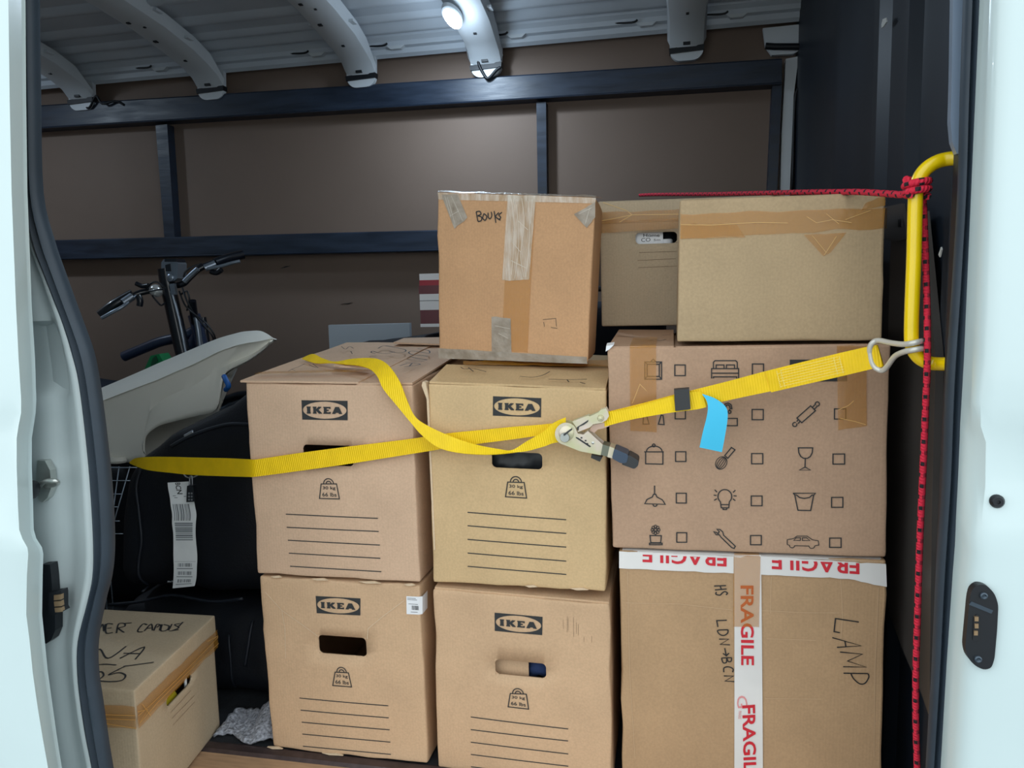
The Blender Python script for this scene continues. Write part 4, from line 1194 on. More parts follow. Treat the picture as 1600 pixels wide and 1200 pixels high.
# --- big plain box, top right
F = [(0.0076, 1.402, 0.8637), (0.3474, 1.402, 0.8575), (0.3453, 1.402, 1.1137), (0.0113, 1.402, 1.1167)]
F = [(p[0], p[1], (.8685, .8675)[i] if i < 2 else p[2]) for i, p in enumerate(F)]
t, body, fc, top = carton('plain_box', 'plain cardboard box with a wide tape band and hanging tape corner at top right', F, (0, .27, 0), 'kraft_grey', dents=.002, bulge=.003, seed=7)
bt = MB()
fc.strip(bt, [(0.0069, 0.7254), (0.9925, 0.7598), (0.9989, 0.8944), (0.0046, 0.8999)], 18, 4, .001, wob=.12, seed=2)
a, b = [fc.S(*p, .001) for p in [(0.9984, 0.7595), (0.9989, 0.8944)]]
bt.grid([[a, b], [a + Vector((.004, .004, 0)), b + Vector((.004, .004, 0))], [a + Vector((.005, .08, 0)), b + Vector((.005, .08, 0))]])
obj('brown_tape', bt, 'brown_tape', body, smooth=True)
bt = MB()
fc.strip(bt, [(0.6161, 0.7312), (0.8199, 0.7369), (0.7465, 0.6054), (0.7135, 0.581)], 6, 6, .0014, wob=.05, seed=4)
obj('brown_tape', bt, 'brown_tape', body, smooth=True)
bt = MB()
fc.strip(bt, [(0.0069, 0.7298), (0.3354, 0.7234), (0.2864, 0.8152), (0.0055, 0.8303)], 8, 3, .0016, wob=.12, seed=9)
obj('brown_tape', bt, 'brown_tape', body)
bt = MB()
fc.strip(bt, [(0.8863, 0.883), (0.9986, 0.9108), (0.9973, 0.9799), (0.9063, 0.9313)], 5, 3, .0016, wob=.1, seed=5)
obj('brown_tape', bt, 'brown_tape', body)
cl = MB()
fc.strokes(cl, [[(0.0089, 0.8258), (0.1584, 0.8157), (0.3813, 0.8243), (0.5376, 0.814)], [(0.6295, 0.8524), (0.6762, 0.8087), (0.7519, 0.8266), (0.8428, 0.8024)], [(0.7209, 0.8694), (0.7827, 0.7963)], [(0.8124, 0.8242), (0.931, 0.8811)], [(0.6561, 0.7257), (0.7252, 0.606)], [(0.7164, 0.5894), (0.772, 0.7135)]], .0008, .0026)
obj('tape_fold', cl, mat('tape_fold_tan', (216, 182, 120), rough=.3) if 'tape_fold_tan' not in MATS else 'tape_fold_tan', body)

# --- archive box behind it
FA = [(-0.1536, 1.7, 0.8828), (0.0321, 1.7, 0.8762), (0.0335, 1.7, 1.1477), (-0.1554, 1.7, 1.1496)]
F = [Vector(p) for p in FA]
F[1] = F[0] + (F[1] - F[0]) * 2.0
F[2] = F[3] + (F[2] - F[3]) * 2.0
F = [(p[0], p[1], .884 if i < 2 else p[2]) for i, p in enumerate(F)]
h = [(0.2015, 0.6653), (0.4347, 0.7569)]
hl = (h[0][0], h[0][1], h[1][0], h[1][1])
t, body, fc, top = carton('archive_box', 'grey brown archive box with an oval handle hole between two taped boxes', F, (0, .34, 0), 'kraft_file', hole=hl, bulge=.002, seed=8)
ld = [fc.S(0, .835, .004) + Vector((-.004, 0, 0)), fc.S(1, .835, .004) + Vector((.004, 0, 0)), fc.S(1, 1.0, .004) + Vector((.004, 0, .004)), fc.S(0, 1.0, .004) + Vector((-.004, 0, .004))]
lb = [p + Vector((0, .35, 0)) for p in ld]
lb[2] += Vector((0, 0, .02))
lb[3] += Vector((0, 0, .02))
lid = obj('lid', carton_mesh(ld, lb, bulge=.001, sub=6), 'kraft_file', t, smooth=True, angle=40)
fl_ = Face(ld, .001)
bt = MB()
fl_.strip(bt, [(.0, .05), (1, .05), (1, .55), (.0, .5)], 10, 3, .001, wob=.15)
obj('brown_tape', bt, 'brown_tape', lid)
bt = MB()
fc.strip(bt, [(0.0, .76), (1, .80), (1, .86), (0.0, .86)], 10, 2, .0055, wob=.2)
obj('brown_tape', bt, 'brown_tape', lid)
cl = MB()
fl_.strokes(cl, [[(.03, .95), (.16, .55), (.19, .35), (.12, .05)], [(.19, .35), (.5, .3), (1, .42)], [(.0, .12), (.08, .2), (.19, .35)]], .0014, .002)
obj('tape_fold', cl, 'tape_fold_tan', lid)
lines(fc, [[(0.2222, 0.5965), (0.4336, 0.5979)], [(0.2129, 0.5331), (0.4294, 0.5406)], [(0.2172, 0.4758), (0.4342, 0.4805)]], body, .0008, 'thin_ink')
s0 = fc.S(hl[0], hl[1])
s1 = fc.S(hl[2], hl[3])
cd = obj('label_inside', MB().box((s0.x - .01, 1.713, s0.z - .03), (s0.x + .058, 1.716, s1.z + .02)), 'sticker', t)
cf = Face([(s0.x, 1.713, s0.z), (s0.x + .058, 1.713, s0.z), (s0.x + .058, 1.713, s1.z), (s0.x, 1.713, s1.z)])
mb = MB()
cf.text(mb, 'Home', (.28, .66), (.6, -.04), (0, .28), bold=.01)
cf.text(mb, 'CO', (.2, .22), (.34, 0), (0, .34))
cf.text(mb, '5m', (.66, .26), (.24, 0), (0, .18))
obj('label_text', mb, 'print_ink', cd)
obj('bottle_cap_inside', MB().lathe((s1.x - .022, 1.725, s0.z - .02), (0, 0, 1), [(.013, 0), (.013, .028), (.010, .030)], 16), 'sticker', t, smooth=True, angle=40)
obj('dark_bottle_inside', MB().lathe((s1.x - .022, 1.752, s0.z - .05), (0, 0, 1), [(.022, 0), (.022, .06), (.012, .075)], 16), 'dark_cloth', t, smooth=True, angle=40)

# --- taped box of books, turned a little
F = [(-0.4765, 1.53, 0.8297), (-0.1616, 1.48, 0.8201), (-0.1424, 1.48, 1.1372), (-0.4674, 1.53, 1.1684)]
F = [(p[0], p[1], (.830, .8245)[i] if i < 2 else p[2]) for i, p in enumerate(F)]
t, body, fc, top = carton('book_box', 'square cardboard box tied with clear tape and grey corner tape on the centre stack', F, (-.005, .20, 0), 'kraft_orange', dents=.003, bulge=.003, seed=9)
ct = MB()
fc.strip(ct, [(0.4394, 0.0559), (0.6152, 0.051), (0.6421, 0.9922), (0.477, 0.9948)], 4, 16, .0012, wob=.03, seed=3)
obj('brown_tape', ct, 'brown_tape', body)
ct = MB()
fc.strip(ct, [(0.4405, 0.4906), (0.6155, 0.4968), (0.642, 0.9959), (0.4648, 0.9944)], 4, 12, .002, wob=.05, seed=6)
obj('clear_tape', ct, 'clear_tape', body, smooth=True)
ct = MB()
fc.strip(ct, [(0.0085, 0.9552), (0.9993, 0.9624), (1.0015, 0.9958), (0.0001, 0.9962)], 12, 1, .0012, wob=.1, seed=5)
a, b = Vector(F[3]), Vector(F[2])
ct.grid([[a + Vector((0, -.001, -.003)).lerp(Vector((0, 0, 0)), 0) if False else a.lerp(b, k / 14) + Vector((0, -.0015, 0)) for k in range(15)], [a.lerp(b, k / 14) + Vector((0, .008, .004 + .003 * noise.noise((k * .9, 0, 0)))) for k in range(15)], [a.lerp(b, k / 14) + Vector((.01, .05, .003)) for k in range(15)]])
obj('clear_tape', ct, 'clear_tape', body, smooth=True)
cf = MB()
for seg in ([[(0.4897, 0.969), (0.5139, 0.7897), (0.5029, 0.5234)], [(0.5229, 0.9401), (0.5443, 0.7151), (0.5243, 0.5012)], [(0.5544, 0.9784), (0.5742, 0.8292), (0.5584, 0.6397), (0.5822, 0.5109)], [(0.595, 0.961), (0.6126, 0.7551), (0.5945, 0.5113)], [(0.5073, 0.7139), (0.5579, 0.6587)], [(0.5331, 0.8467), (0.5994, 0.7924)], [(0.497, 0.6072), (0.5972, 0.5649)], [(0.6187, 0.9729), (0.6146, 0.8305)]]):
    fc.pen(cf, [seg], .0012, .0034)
obj('painted_fold_glint', cf, mat('fold_glint_paint', (240, 232, 218), rough=.2, alpha=.55), body)  # glints on the clear tape's wrinkles, painted as pale strokes
def gpiece(*a, **k):
    m = MB()
    fc.strip(m, *a, **k)
    obj('grey_tape', m, 'grey_tape', body, smooth=True)
gpiece([(0.1167, 0.7849), (0.203, 0.8555), (0.1343, 0.9924), (0.0262, 0.9819)], 4, 6, .0016, wob=.06, seed=1)
gpiece([(0.957, 0.8155), (1.0034, 0.8806), (0.999, 0.9698), (0.8766, 0.8951)], 4, 6, .0016, wob=.06, seed=2)
gpiece([(0.3745, 0.0141), (0.5094, 0.0115), (0.5, 0.2574), (0.3712, 0.2643)], 4, 6, .0016, wob=.06, seed=3)
gpiece([(0.0001, 0.0), (1.0005, -0.0079), (0.9944, 0.035), (0.0007, 0.0631)], 12, 2, .0014, wob=.06, seed=4)
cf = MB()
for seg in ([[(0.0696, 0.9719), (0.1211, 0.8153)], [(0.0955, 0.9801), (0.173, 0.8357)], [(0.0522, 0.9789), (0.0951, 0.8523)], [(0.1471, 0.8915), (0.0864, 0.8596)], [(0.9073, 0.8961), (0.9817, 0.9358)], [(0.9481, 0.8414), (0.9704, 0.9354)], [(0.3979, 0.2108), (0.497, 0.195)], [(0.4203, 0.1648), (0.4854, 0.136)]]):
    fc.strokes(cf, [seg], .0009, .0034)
obj('painted_fold_glint', cf, 'fold_glint_paint', body)  # same painted glint strokes on the grey tape folds
mb = MB()
fc.pen(mb, [[(0.2603, 0.8901), (0.2734, 0.834)], [(0.2603, 0.8901), (0.2835, 0.8936), (0.2921, 0.8769), (0.2731, 0.867), (0.2964, 0.8601), (0.2945, 0.8394), (0.2734, 0.8331)], [(0.31, 0.8775), (0.3049, 0.8538), (0.3208, 0.8421), (0.3311, 0.864), (0.3152, 0.8795), (0.31, 0.8775)], [(0.3382, 0.8877), (0.3417, 0.8596), (0.3533, 0.8525), (0.3635, 0.8697), (0.359, 0.893)], [(0.3777, 0.8983), (0.3912, 0.8282)], [(0.409, 0.8899), (0.3886, 0.8658), (0.42, 0.8451)], [(0.4296, 0.8924), (0.4092, 0.8758), (0.4218, 0.8621), (0.4096, 0.8476)]], .0022)
obj('handwriting', mb, 'pen_ink', body)
mb = MB()
fc.strokes(mb, [[(0.7082, 0.2565), (0.7897, 0.2664), (0.7967, 0.2162)], [(0.7611, 0.21), (0.8022, 0.2048)], [(0.7138, 0.2422), (0.7199, 0.2133)]], .0014, .0006)
obj('scuff', mb, 'thin_ink', body)

# --- archive box on the floor at the left, turned; lid with handwriting
P0 = Vector((-.952, 1.143, 0))
P1 = Vector((-.997, 1.458, 0))
LV = Vector((-.998, -.03, 0)) * .39
zb, zt = .004, .262
F = [P0 + Vector((0, 0, zb)), P1 + Vector((0, 0, zb)), P1 + Vector((0, 0, zt - .004)), P0 + Vector((0, 0, zt - .004))]
B = [p + LV for p in F]
h = [(0.3213, 0.7499), (0.6327, 0.7143)]
t, body, fc, top = carton('archive_box', 'archive box with a handwritten lid on the floor beside the left pillar', [tuple(p) for p in F], (0, 0, 0), 'kraft_file', bulge=.001, B=[tuple(p) for p in B], seed=10,
                          hole=((0.3247, 0.7363)[0], .66, (0.6508, 0.7385)[0], .735))
e1 = (P1 - P0).normalized()
e2 = LV.normalized()
lc = [P0 - e1 * .004 - e2 * .004, P1 + e1 * .004 - e2 * .004]
lF = [lc[0] + Vector((0, 0, .212)), lc[1] + Vector((0, 0, .212)), lc[1] + Vector((0, 0, .266)), lc[0] + Vector((0, 0, .266))]
lB = [p + LV * 1.02 for p in lF]
lid = obj('lid', carton_mesh([tuple(p) for p in lF], [tuple(p) for p in lB], bulge=0, sub=6, r=.003), 'kraft_file', t, smooth=True, angle=40)
ft = Face([lF[3], lF[2], lB[2], lB[3]])
mb = MB()
ft.pen(mb, [[(0.7061, 0.613), (0.7713, 0.6067), (0.6636, 0.549), (0.7649, 0.5776), (0.6686, 0.5167), (0.7673, 0.5618)], [(0.7739, 0.5186), (0.7685, 0.554), (0.6456, 0.4918), (0.6572, 0.4566)], [(0.7097, 0.5206), (0.7194, 0.4981)], [(0.6506, 0.4325), (0.7787, 0.4872), (0.7934, 0.461), (0.7542, 0.4365), (0.7195, 0.4562), (0.6666, 0.3954)], [(0.794, 0.4571), (0.8101, 0.4229)], [(0.7933, 0.3202), (0.7995, 0.3501), (0.697, 0.3309), (0.6919, 0.2971)], [(0.7027, 0.2942), (0.8066, 0.3032), (0.7193, 0.2529)], [(0.7437, 0.2977), (0.7549, 0.2658)], [(0.7166, 0.2434), (0.8054, 0.2691), (0.8043, 0.2477)], [(0.7618, 0.2484), (0.8049, 0.2438), (0.7252, 0.2146)], [(0.8101, 0.2379), (0.7225, 0.2052), (0.731, 0.1764), (0.7921, 0.188), (0.8113, 0.2301)], [(0.8244, 0.1861), (0.7328, 0.1649)], [(0.8416, 0.1439), (0.8168, 0.166), (0.7806, 0.125), (0.7319, 0.1441)], [(0.8643, 0.1372), (0.8004, 0.1338)], [(0.7237, 0.1567), (0.7513, 0.1119)], [(0.3389, 0.4074), (0.4297, 0.4107), (0.3245, 0.3068), (0.4861, 0.2903)], [(0.334, 0.2466), (0.4921, 0.191), (0.3332, 0.1623)], [(0.3981, 0.2606), (0.406, 0.1757)], [(0.2189, 0.3402), (0.2512, 0.2976), (0.2544, 0.2238)], [(0.23, 0.3238), (0.1679, 0.2931), (0.1658, 0.2548), (0.1221, 0.2236), (0.0729, 0.2331), (0.0764, 0.2605)], [(0.2442, 0.181), (0.273, 0.1283), (0.3159, 0.052)], [(0.2542, 0.1712), (0.1413, 0.2046), (0.1719, 0.1656), (0.1468, 0.1197), (0.0928, 0.1098), (0.0698, 0.1554), (0.0684, 0.2125)]], .0035, .001)
obj('handwriting', mb, 'pen_ink', lid)
fs = Face(lF)
fl2 = Face([lB[0], lF[0], lF[3], lB[3]])
bt = MB()
fs.strip(bt, [(0, -.35), (1, -.35), (1, .38), (0, .45)], 14, 3, .0024, wob=.1, seed=2)
obj('brown_tape', bt, 'brown_tape', lid, smooth=True)
bt = MB()
fl2.strip(bt, [(0, -.45), (1, -.35), (1, .45), (0, .35)], 14, 3, .0024, wob=.1, seed=7)
obj('brown_tape', bt, 'brown_tape', lid, smooth=True)
cl = MB()
fs.strokes(cl, [[(0, .1), (.15, .05), (.5, .02), (1, .05)], [(0, -.2), (.2, -.1), (.6, -.12), (1, -.22)], [(0, .25), (.1, 0), (0, -.2)], [(.85, .3), (1, .1)], [(.05, .35), (.12, -.3)]], .0016, .0034)
fl2.strokes(cl, [[(.5, .1), (.8, .08), (1, .15)], [(.5, -.25), (.8, -.2), (1, -.3)], [(.5, -.1), (.85, -.05), (1, .0)]], .0016, .0034)
obj('tape_fold', cl, mat('tape_fold_brown', (206, 160, 92), rough=.3), lid)
lines(fc, [[(0.359, 0.5986), (0.6193, 0.6012)], [(0.3644, 0.5433), (0.6643, 0.5295)], [(0.3711, 0.4834), (0.6617, 0.4756)]], body, .0007, 'thin_ink')
a = fc.S(.35, .69)
b = fc.S(.62, .69)
mb = MB().box((0, 0, 0), (.01, .01, .01))
obj('yellow_item_inside', MB().lathe(a + Vector((-.03, -.012, -.02)), (b - a).normalized(), [(.022, 0), (.024, .02), (.022, .06)], 16), mat('olive_yellow', (186, 172, 40), rough=.45), t, smooth=True, angle=40)
obj('cable_inside', MB().tube(spline([b + Vector((-.012, -.0, -.03)), b + Vector((-.010, .0, .0)), b + Vector((-.016, .006, .03))], 5), .003, 8), 'sticker', t, smooth=True)

# worn, torn paper along box edges
for (nm, spots) in (('moving_box', [(-0.8014, 1.397, 0.3873), (-0.7042, 1.397, 0.3886), (-0.596, 1.397, 0.3867), (-0.5119, 1.397, 0.3889), (-0.829, 1.397, -0.0014), (-0.6969, 1.397, -0.0016)]), ('moving_box.003', [(-0.2657, 1.397, 0.3954), (-0.173, 1.397, 0.3958)])):
    par = bpy.data.objects[nm]
    for i, p in enumerate(spots):
        p = Vector(p)
        w = .012 + .006 * (i % 3)
        z_ = .010 if p.z < .1 else (.390 if nm == 'moving_box' else .401)
        obj('edge_tear', MB().prism([(p.x - w, 1.3955, z_), (p.x - w * .3, 1.3955, z_ - .003), (p.x + w, 1.3955, z_ - .001), (p.x + w * .4, 1.3955, z_ + .0025)], (0, .004, 0)), 'kraft_edge', par)

# ------------------------------------------------------------------ load strap, ratchet, hook, handle, rope
def strap_mat(name, rgb, ang):
    m = mat(name, rgb, rough=.5, spec=.4, var=.06, var_scale=30)
    nt = m.node_tree
    b = nt.nodes['Principled BSDF']
    tc = nt.nodes.new('ShaderNodeTexCoord')
    mp = nt.nodes.new('ShaderNodeMapping')
    mp.inputs['Rotation'].default_value = (0, ang, 0)
    w = nt.nodes.new('ShaderNodeTexWave')
    w.inputs['Scale'].default_value = 75.0
    bp = nt.nodes.new('ShaderNodeBump')
    bp.inputs['Strength'].default_value = .35
    bp.inputs['Distance'].default_value = .002
    nt.links.new(tc.outputs['Object'], mp.inputs['Vector'])
    nt.links.new(mp.outputs['Vector'], w.inputs['Vector'])
    nt.links.new(w.outputs['Fac'], bp.inputs['Height'])
    nt.links.new(bp.outputs['Normal'], b.inputs['Normal'])
    return m
strap_mat('strap_yellow', (246, 204, 6), .15)
strap_mat('strap_ribbed', (250, 210, 10), .2)
mat('stitch', (250, 232, 130), rough=.7)
mat('ratchet_zinc', (214, 214, 168), rough=.36, metal=.55, var=.10, var_scale=30, rgb2=(222, 206, 196))
mat('ratchet_dark', (118, 122, 108), rough=.4, metal=.6)
mat('grip_blue', (56, 72, 92), rough=.45)
mat('grip_dark', (50, 52, 54), rough=.55)
mat('hook_wire', (214, 212, 204), rough=.3, metal=.25, spec=.6)
mat('tag_blue', (64, 196, 238), rough=.55, var=.04, bump=.1, bump_scale=30)
mat('yellow_paint', (250, 214, 0), rough=.3, coat=.4, var=.05, var_scale=12)

tp = Vector((-0.1674, 1.38, 0.6883))
t = thing('ratchet_strap', 'yellow ratchet strap pulled across the stacked boxes to the handle', 'strap', tp)
def edges(top, bot, sub=5):
    return spline(top, sub), spline(bot, sub)
a, b = edges([(-1.3211, 1.64, 0.5655), (-1.288, 1.62, 0.5803), (-1.225, 1.585, 0.5924), (-1.1339, 1.55, 0.6019), (-1.0631, 1.52, 0.6085), (-0.9441, 1.46, 0.6226), (-0.8557, 1.402, 0.6352), (-0.8315, 1.388, 0.6381), (-0.8106, 1.3865, 0.6409), (-0.7254, 1.386, 0.6546), (-0.6156, 1.386, 0.6703), (-0.5488, 1.386, 0.6791), (-0.4839, 1.388, 0.688), (-0.4194, 1.388, 0.6984), (-0.3558, 1.386, 0.7059), (-0.2926, 1.38, 0.7139), (-0.2428, 1.372, 0.7196), (-0.2109, 1.366, 0.7234), (-0.1885, 1.364, 0.717)],
             [(-1.3214, 1.64, 0.5623), (-1.2897, 1.62, 0.5611), (-1.2278, 1.585, 0.5604), (-1.1371, 1.55, 0.564), (-1.0663, 1.52, 0.5685), (-0.947, 1.46, 0.5832), (-0.8583, 1.402, 0.5982), (-0.8339, 1.388, 0.6022), (-0.8129, 1.3865, 0.6052), (-0.7276, 1.386, 0.6181), (-0.6173, 1.386, 0.6357), (-0.5502, 1.386, 0.6474), (-0.485, 1.388, 0.6585), (-0.4204, 1.388, 0.6698), (-0.3565, 1.386, 0.6801), (-0.2932, 1.38, 0.6903), (-0.2432, 1.372, 0.6993), (-0.2113, 1.366, 0.7045), (-0.1887, 1.364, 0.6981)])
obj('webbing', MB().ribbon(a, b, .0022), 'strap_yellow', t, smooth=True, angle=50)
a, b = edges([(-0.1877, 1.352, 0.7377), (-0.2081, 1.348, 0.7289), (-0.225, 1.35, 0.7143), (-0.2396, 1.352, 0.7043), (-0.2615, 1.354, 0.6917), (-0.289, 1.358, 0.6743), (-0.3135, 1.36, 0.6752), (-0.3632, 1.364, 0.6831), (-0.4129, 1.366, 0.6989), (-0.4556, 1.368, 0.7175), (-0.4785, 1.37, 0.7341), (-0.494, 1.374, 0.764), (-0.5107, 1.385, 0.797), (-0.5385, 1.41, 0.8229), (-0.5695, 1.44, 0.8341), (-0.6048, 1.47, 0.8355), (-0.6556, 1.5, 0.8318), (-0.7101, 1.53, 0.8233), (-0.7522, 1.56, 0.8284), (-0.7893, 1.59, 0.8354), (-0.8214, 1.6, 0.8253)],
             [(-0.1883, 1.352, 0.6934), (-0.2087, 1.348, 0.6915), (-0.2255, 1.35, 0.6849), (-0.2401, 1.352, 0.6801), (-0.2619, 1.354, 0.6739), (-0.2882, 1.354, 0.6703), (-0.3301, 1.352, 0.6663), (-0.3826, 1.352, 0.6676), (-0.4275, 1.354, 0.6766), (-0.4606, 1.358, 0.6984), (-0.4833, 1.364, 0.7203), (-0.513, 1.372, 0.7519), (-0.5439, 1.382, 0.7837), (-0.5618, 1.4, 0.8052), (-0.5893, 1.43, 0.8172), (-0.6263, 1.46, 0.8215), (-0.6674, 1.49, 0.8214), (-0.7143, 1.52, 0.8221), (-0.7586, 1.55, 0.8181), (-0.7895, 1.57, 0.8206), (-0.8215, 1.6, 0.8239)])
obj('loose_tail', MB().ribbon(a, b, .002), 'strap_ribbed', t, smooth=True, angle=50)
a, b = edges([(-0.1419, 1.365, 0.7396), (-0.1126, 1.358, 0.748), (-0.056, 1.35, 0.7634), (0.0043, 1.345, 0.7813), (0.0311, 1.342, 0.7885), (0.0936, 1.33, 0.8065), (0.1454, 1.316, 0.823), (0.2005, 1.3, 0.8391), (0.2561, 1.28, 0.8559), (0.3, 1.262, 0.8688)],
             [(-0.1422, 1.365, 0.7174), (-0.1128, 1.358, 0.7249), (-0.0561, 1.35, 0.7418), (0.0044, 1.345, 0.7522), (0.0313, 1.342, 0.7563), (0.094, 1.33, 0.7739), (0.1459, 1.316, 0.788), (0.2013, 1.3, 0.8028), (0.257, 1.28, 0.8196), (0.3092, 1.262, 0.8363)])
obj('webbing', MB().ribbon(a, b, .0022), 'strap_yellow', t, smooth=True, angle=50)
# sewn doubled end that loops through the hook
a, b = edges([(0.1489, 1.312, 0.8245), (0.1999, 1.296, 0.84), (0.2553, 1.276, 0.8567), (0.3008, 1.258, 0.8696), (0.3046, 1.266, 0.8675)], [(0.1585, 1.312, 0.7896), (0.2007, 1.296, 0.8028), (0.2562, 1.276, 0.8195), (0.31, 1.258, 0.8362), (0.3138, 1.266, 0.835)])
dl = obj('sewn_loop', MB().ribbon(a, b, .0022), 'strap_yellow', t, smooth=True, angle=50)
fl_s = Face([(0.1582, 1.3095, 0.7899), (0.3076, 1.2555, 0.836), (0.2984, 1.2555, 0.8693), (0.1487, 1.3095, 0.8248)])
mb = MB()
for v in (.16, .28, .40, .52, .64, .76, .88):
    fl_s.strokes(mb, [[(.12 + .02 * math.sin(v * 30), v), (.68 + .03 * math.sin(v * 50), v)]], .0007, .001)
for u in (.10, .14, .64, .69):
    fl_s.strokes(mb, [[(u + .008 * (k % 2), .1 + .8 * k / 14) for k in range(15)]], .0007, .001)
obj('stitching', mb, 'stitch', dl)
# second strap layer between ratchet and keeper
a, b = edges([(-0.1235, 1.352, 0.7465), (-0.0723, 1.343, 0.7563), (-0.0119, 1.338, 0.7755), (0.0373, 1.335, 0.7872), (0.049, 1.335, 0.785)], [(-0.1237, 1.352, 0.72), (-0.0724, 1.343, 0.7359), (-0.0119, 1.338, 0.7487), (0.0375, 1.335, 0.7563), (0.0566, 1.335, 0.7609)])
obj('webbing', MB().ribbon(a, b, .002), 'strap_ribbed', t, smooth=True, angle=50)
kp = rounded([(0, 0), (1, 0), (1, 1), (0, 1)], .1, 3)
q = [(0.0043, 1.334, 0.7539), (0.0299, 1.33, 0.7581), (0.0276, 1.33, 0.7933), (0.0021, 1.334, 0.7905)]
mb = MB()
mb.prism([bil(q, u, v) for u, v in kp], (0, -.0035, 0))
mb.prism([bil(q, u, v) + Vector((0, .016, 0)) for u, v in kp], (0, .0025, 0))
mb.prism([bil(q, u, v) for u, v in ((0, 0), (1, 0), (1, .07), (0, .07))], (0, .018, 0))
mb.prism([bil(q, u, v) for u, v in ((0, .93), (1, .93), (1, 1), (0, 1))], (0, .018, 0))
obj('rubber_keeper', mb, 'grip_dark', t)
# ratchet: front side plates, back plates, axles, lever grip
def plate(px, y0, th, m, name, parent=t):
    return obj(name, MB().prism([Vector((p[0], y0, p[1])) for p in px], (0, th, 0)), m, parent)
hub = [(-0.1755, 0.6931), (-0.1804, 0.691), (-0.1856, 0.6902), (-0.1908, 0.6908), (-0.1956, 0.6927), (-0.1997, 0.6959), (-0.2029, 0.7), (-0.2048, 0.7049), (-0.2054, 0.7101), (-0.2046, 0.7153), (-0.2026, 0.7203), (-0.1993, 0.7245), (-0.1951, 0.7277), (-0.1902, 0.7298), (-0.185, 0.7306), (-0.1799, 0.7299), (-0.1751, 0.728), (-0.171, 0.7249)]
lev = [(-0.1467, 0.7162), (-0.1202, 0.692), (-0.1242, 0.6731), (-0.1612, 0.6795), (-0.1895, 0.6881)]
lv_all = [(-0.1891, 0.6904), (-0.1941, 0.6919), (-0.1985, 0.6947), (-0.202, 0.6985), (-0.2043, 0.7032), (-0.2054, 0.7083), (-0.2051, 0.7136), (-0.2034, 0.7187), (-0.2005, 0.7232), (-0.1966, 0.7268), (-0.1919, 0.7293), (-0.1868, 0.7305), (-0.1816, 0.7303), (-0.1766, 0.7288), (-0.1723, 0.726), (-0.1688, 0.7222), (-0.1647, 0.7114), (-0.1545, 0.7096), (-0.1467, 0.7162), (-0.1202, 0.692), (-0.1242, 0.6731), (-0.1612, 0.6795)]
plate(lv_all, 1.336, .004, 'ratchet_zinc', 'lever_plate')
plate(lv_all, 1.362, .004, 'ratchet_zinc', 'lever_plate')
arm = [(-0.1747, 0.732), (-0.1464, 0.7433), (-0.1439, 0.7414), (-0.1273, 0.7493), (-0.1247, 0.7531), (-0.1146, 0.7567), (-0.1111, 0.7494), (-0.1097, 0.7424), (-0.1135, 0.7359), (-0.1211, 0.7307), (-0.1377, 0.7273), (-0.1441, 0.7214), (-0.1647, 0.7133), (-0.1665, 0.7198)]
plate(arm, 1.341, .004, 'ratchet_zinc', 'frame_plate')
plate(arm, 1.357, .004, 'ratchet_zinc', 'frame_plate')
plate([(-0.1402, 0.7245), (-0.1184, 0.7294), (-0.1095, 0.723), (-0.1223, 0.7183), (-0.13, 0.7169), (-0.1365, 0.7103), (-0.1454, 0.714)], 1.350, .005, mat('zinc_pink', (206, 176, 158), rough=.4, metal=.5), 'pawl')
plate([(-0.1664, 0.7221), (-0.1459, 0.7353), (-0.1465, 0.7321), (-0.1536, 0.7268), (-0.1625, 0.7228), (-0.1639, 0.7157), (-0.1658, 0.717)], 1.3395, .002, 'grip_dark', 'plate_slot')
plate([(-0.1679, 0.7053), (-0.1641, 0.7041), (-0.1413, 0.689), (-0.1432, 0.687), (-0.1679, 0.7034)], 1.335, .002, 'grip_dark', 'plate_slot')
for (x, y) in [(-0.1579, 0.7039), (-0.1507, 0.6989), (-0.1476, 0.6934)]:
    plate([(x - .0016, y - .0012), (x + .0016, y - .0012), (x + .0014, y + .0012), (x - .0016, y + .0012)], 1.335, .002, 'grip_dark', 'plate_slot')
ax = obj('spool_axle', MB().lathe((-0.1871, 1.372, 0.7048), (0, -1, 0), [(.0088, 0), (.0088, .042), (.0080, .043)], 20), 'zinc', t, smooth=True, angle=40)
plate([(-0.1892, 0.711), (-0.1743, 0.7222), (-0.1731, 0.7196), (-0.1879, 0.708)], 1.3275, .002, 'grip_dark', 'axle_slot', ax)
obj('retaining_ring', MB().lathe((-0.185, 1.338, 0.7114), (0, -1, 0), [(.0135, 0), (.0135, .003), (.0122, .004)], 24), 'ratchet_zinc', t, smooth=True, angle=40)
bo = obj('bolt', MB().lathe((-0.1242, 1.368, 0.7388), (0, -1, 0), [(.006, 0), (.006, .028), (.0048, .030), (.0035, .030), (.003, .033), (.0015, .0335)], 16), 'ratchet_zinc', t, smooth=True, angle=40)
obj('rivet', MB().lathe((-0.1379, 1.337, 0.6949), (0, -1, 0), [(.0026, 0), (.0026, .001), (.001, .002)], 12), 'zinc', t, smooth=True, angle=40)
plate([(-0.1203, 0.693), (-0.1083, 0.6896), (-0.1123, 0.6708), (-0.1239, 0.6744)], 1.334, .034, 'ratchet_dark', 'lever_neck')
plate([(-0.1083, 0.6896), (-0.0998, 0.6865), (-0.1041, 0.6684), (-0.1125, 0.6708)], 1.333, .036, 'ratchet_zinc', 'lever_collar')
g1 = rounded([(-0.0999, 0.6869), (-0.0755, 0.6765), (-0.0783, 0.6617), (-0.0883, 0.6608), (-0.1042, 0.6692)], .004)
plate(g1, 1.329, .044, 'grip_blue', 'grip')
g2 = rounded([(-0.0755, 0.6765), (-0.0583, 0.6666), (-0.0581, 0.6577), (-0.0652, 0.6508), (-0.0883, 0.6589), (-0.082, 0.6616)], .004)
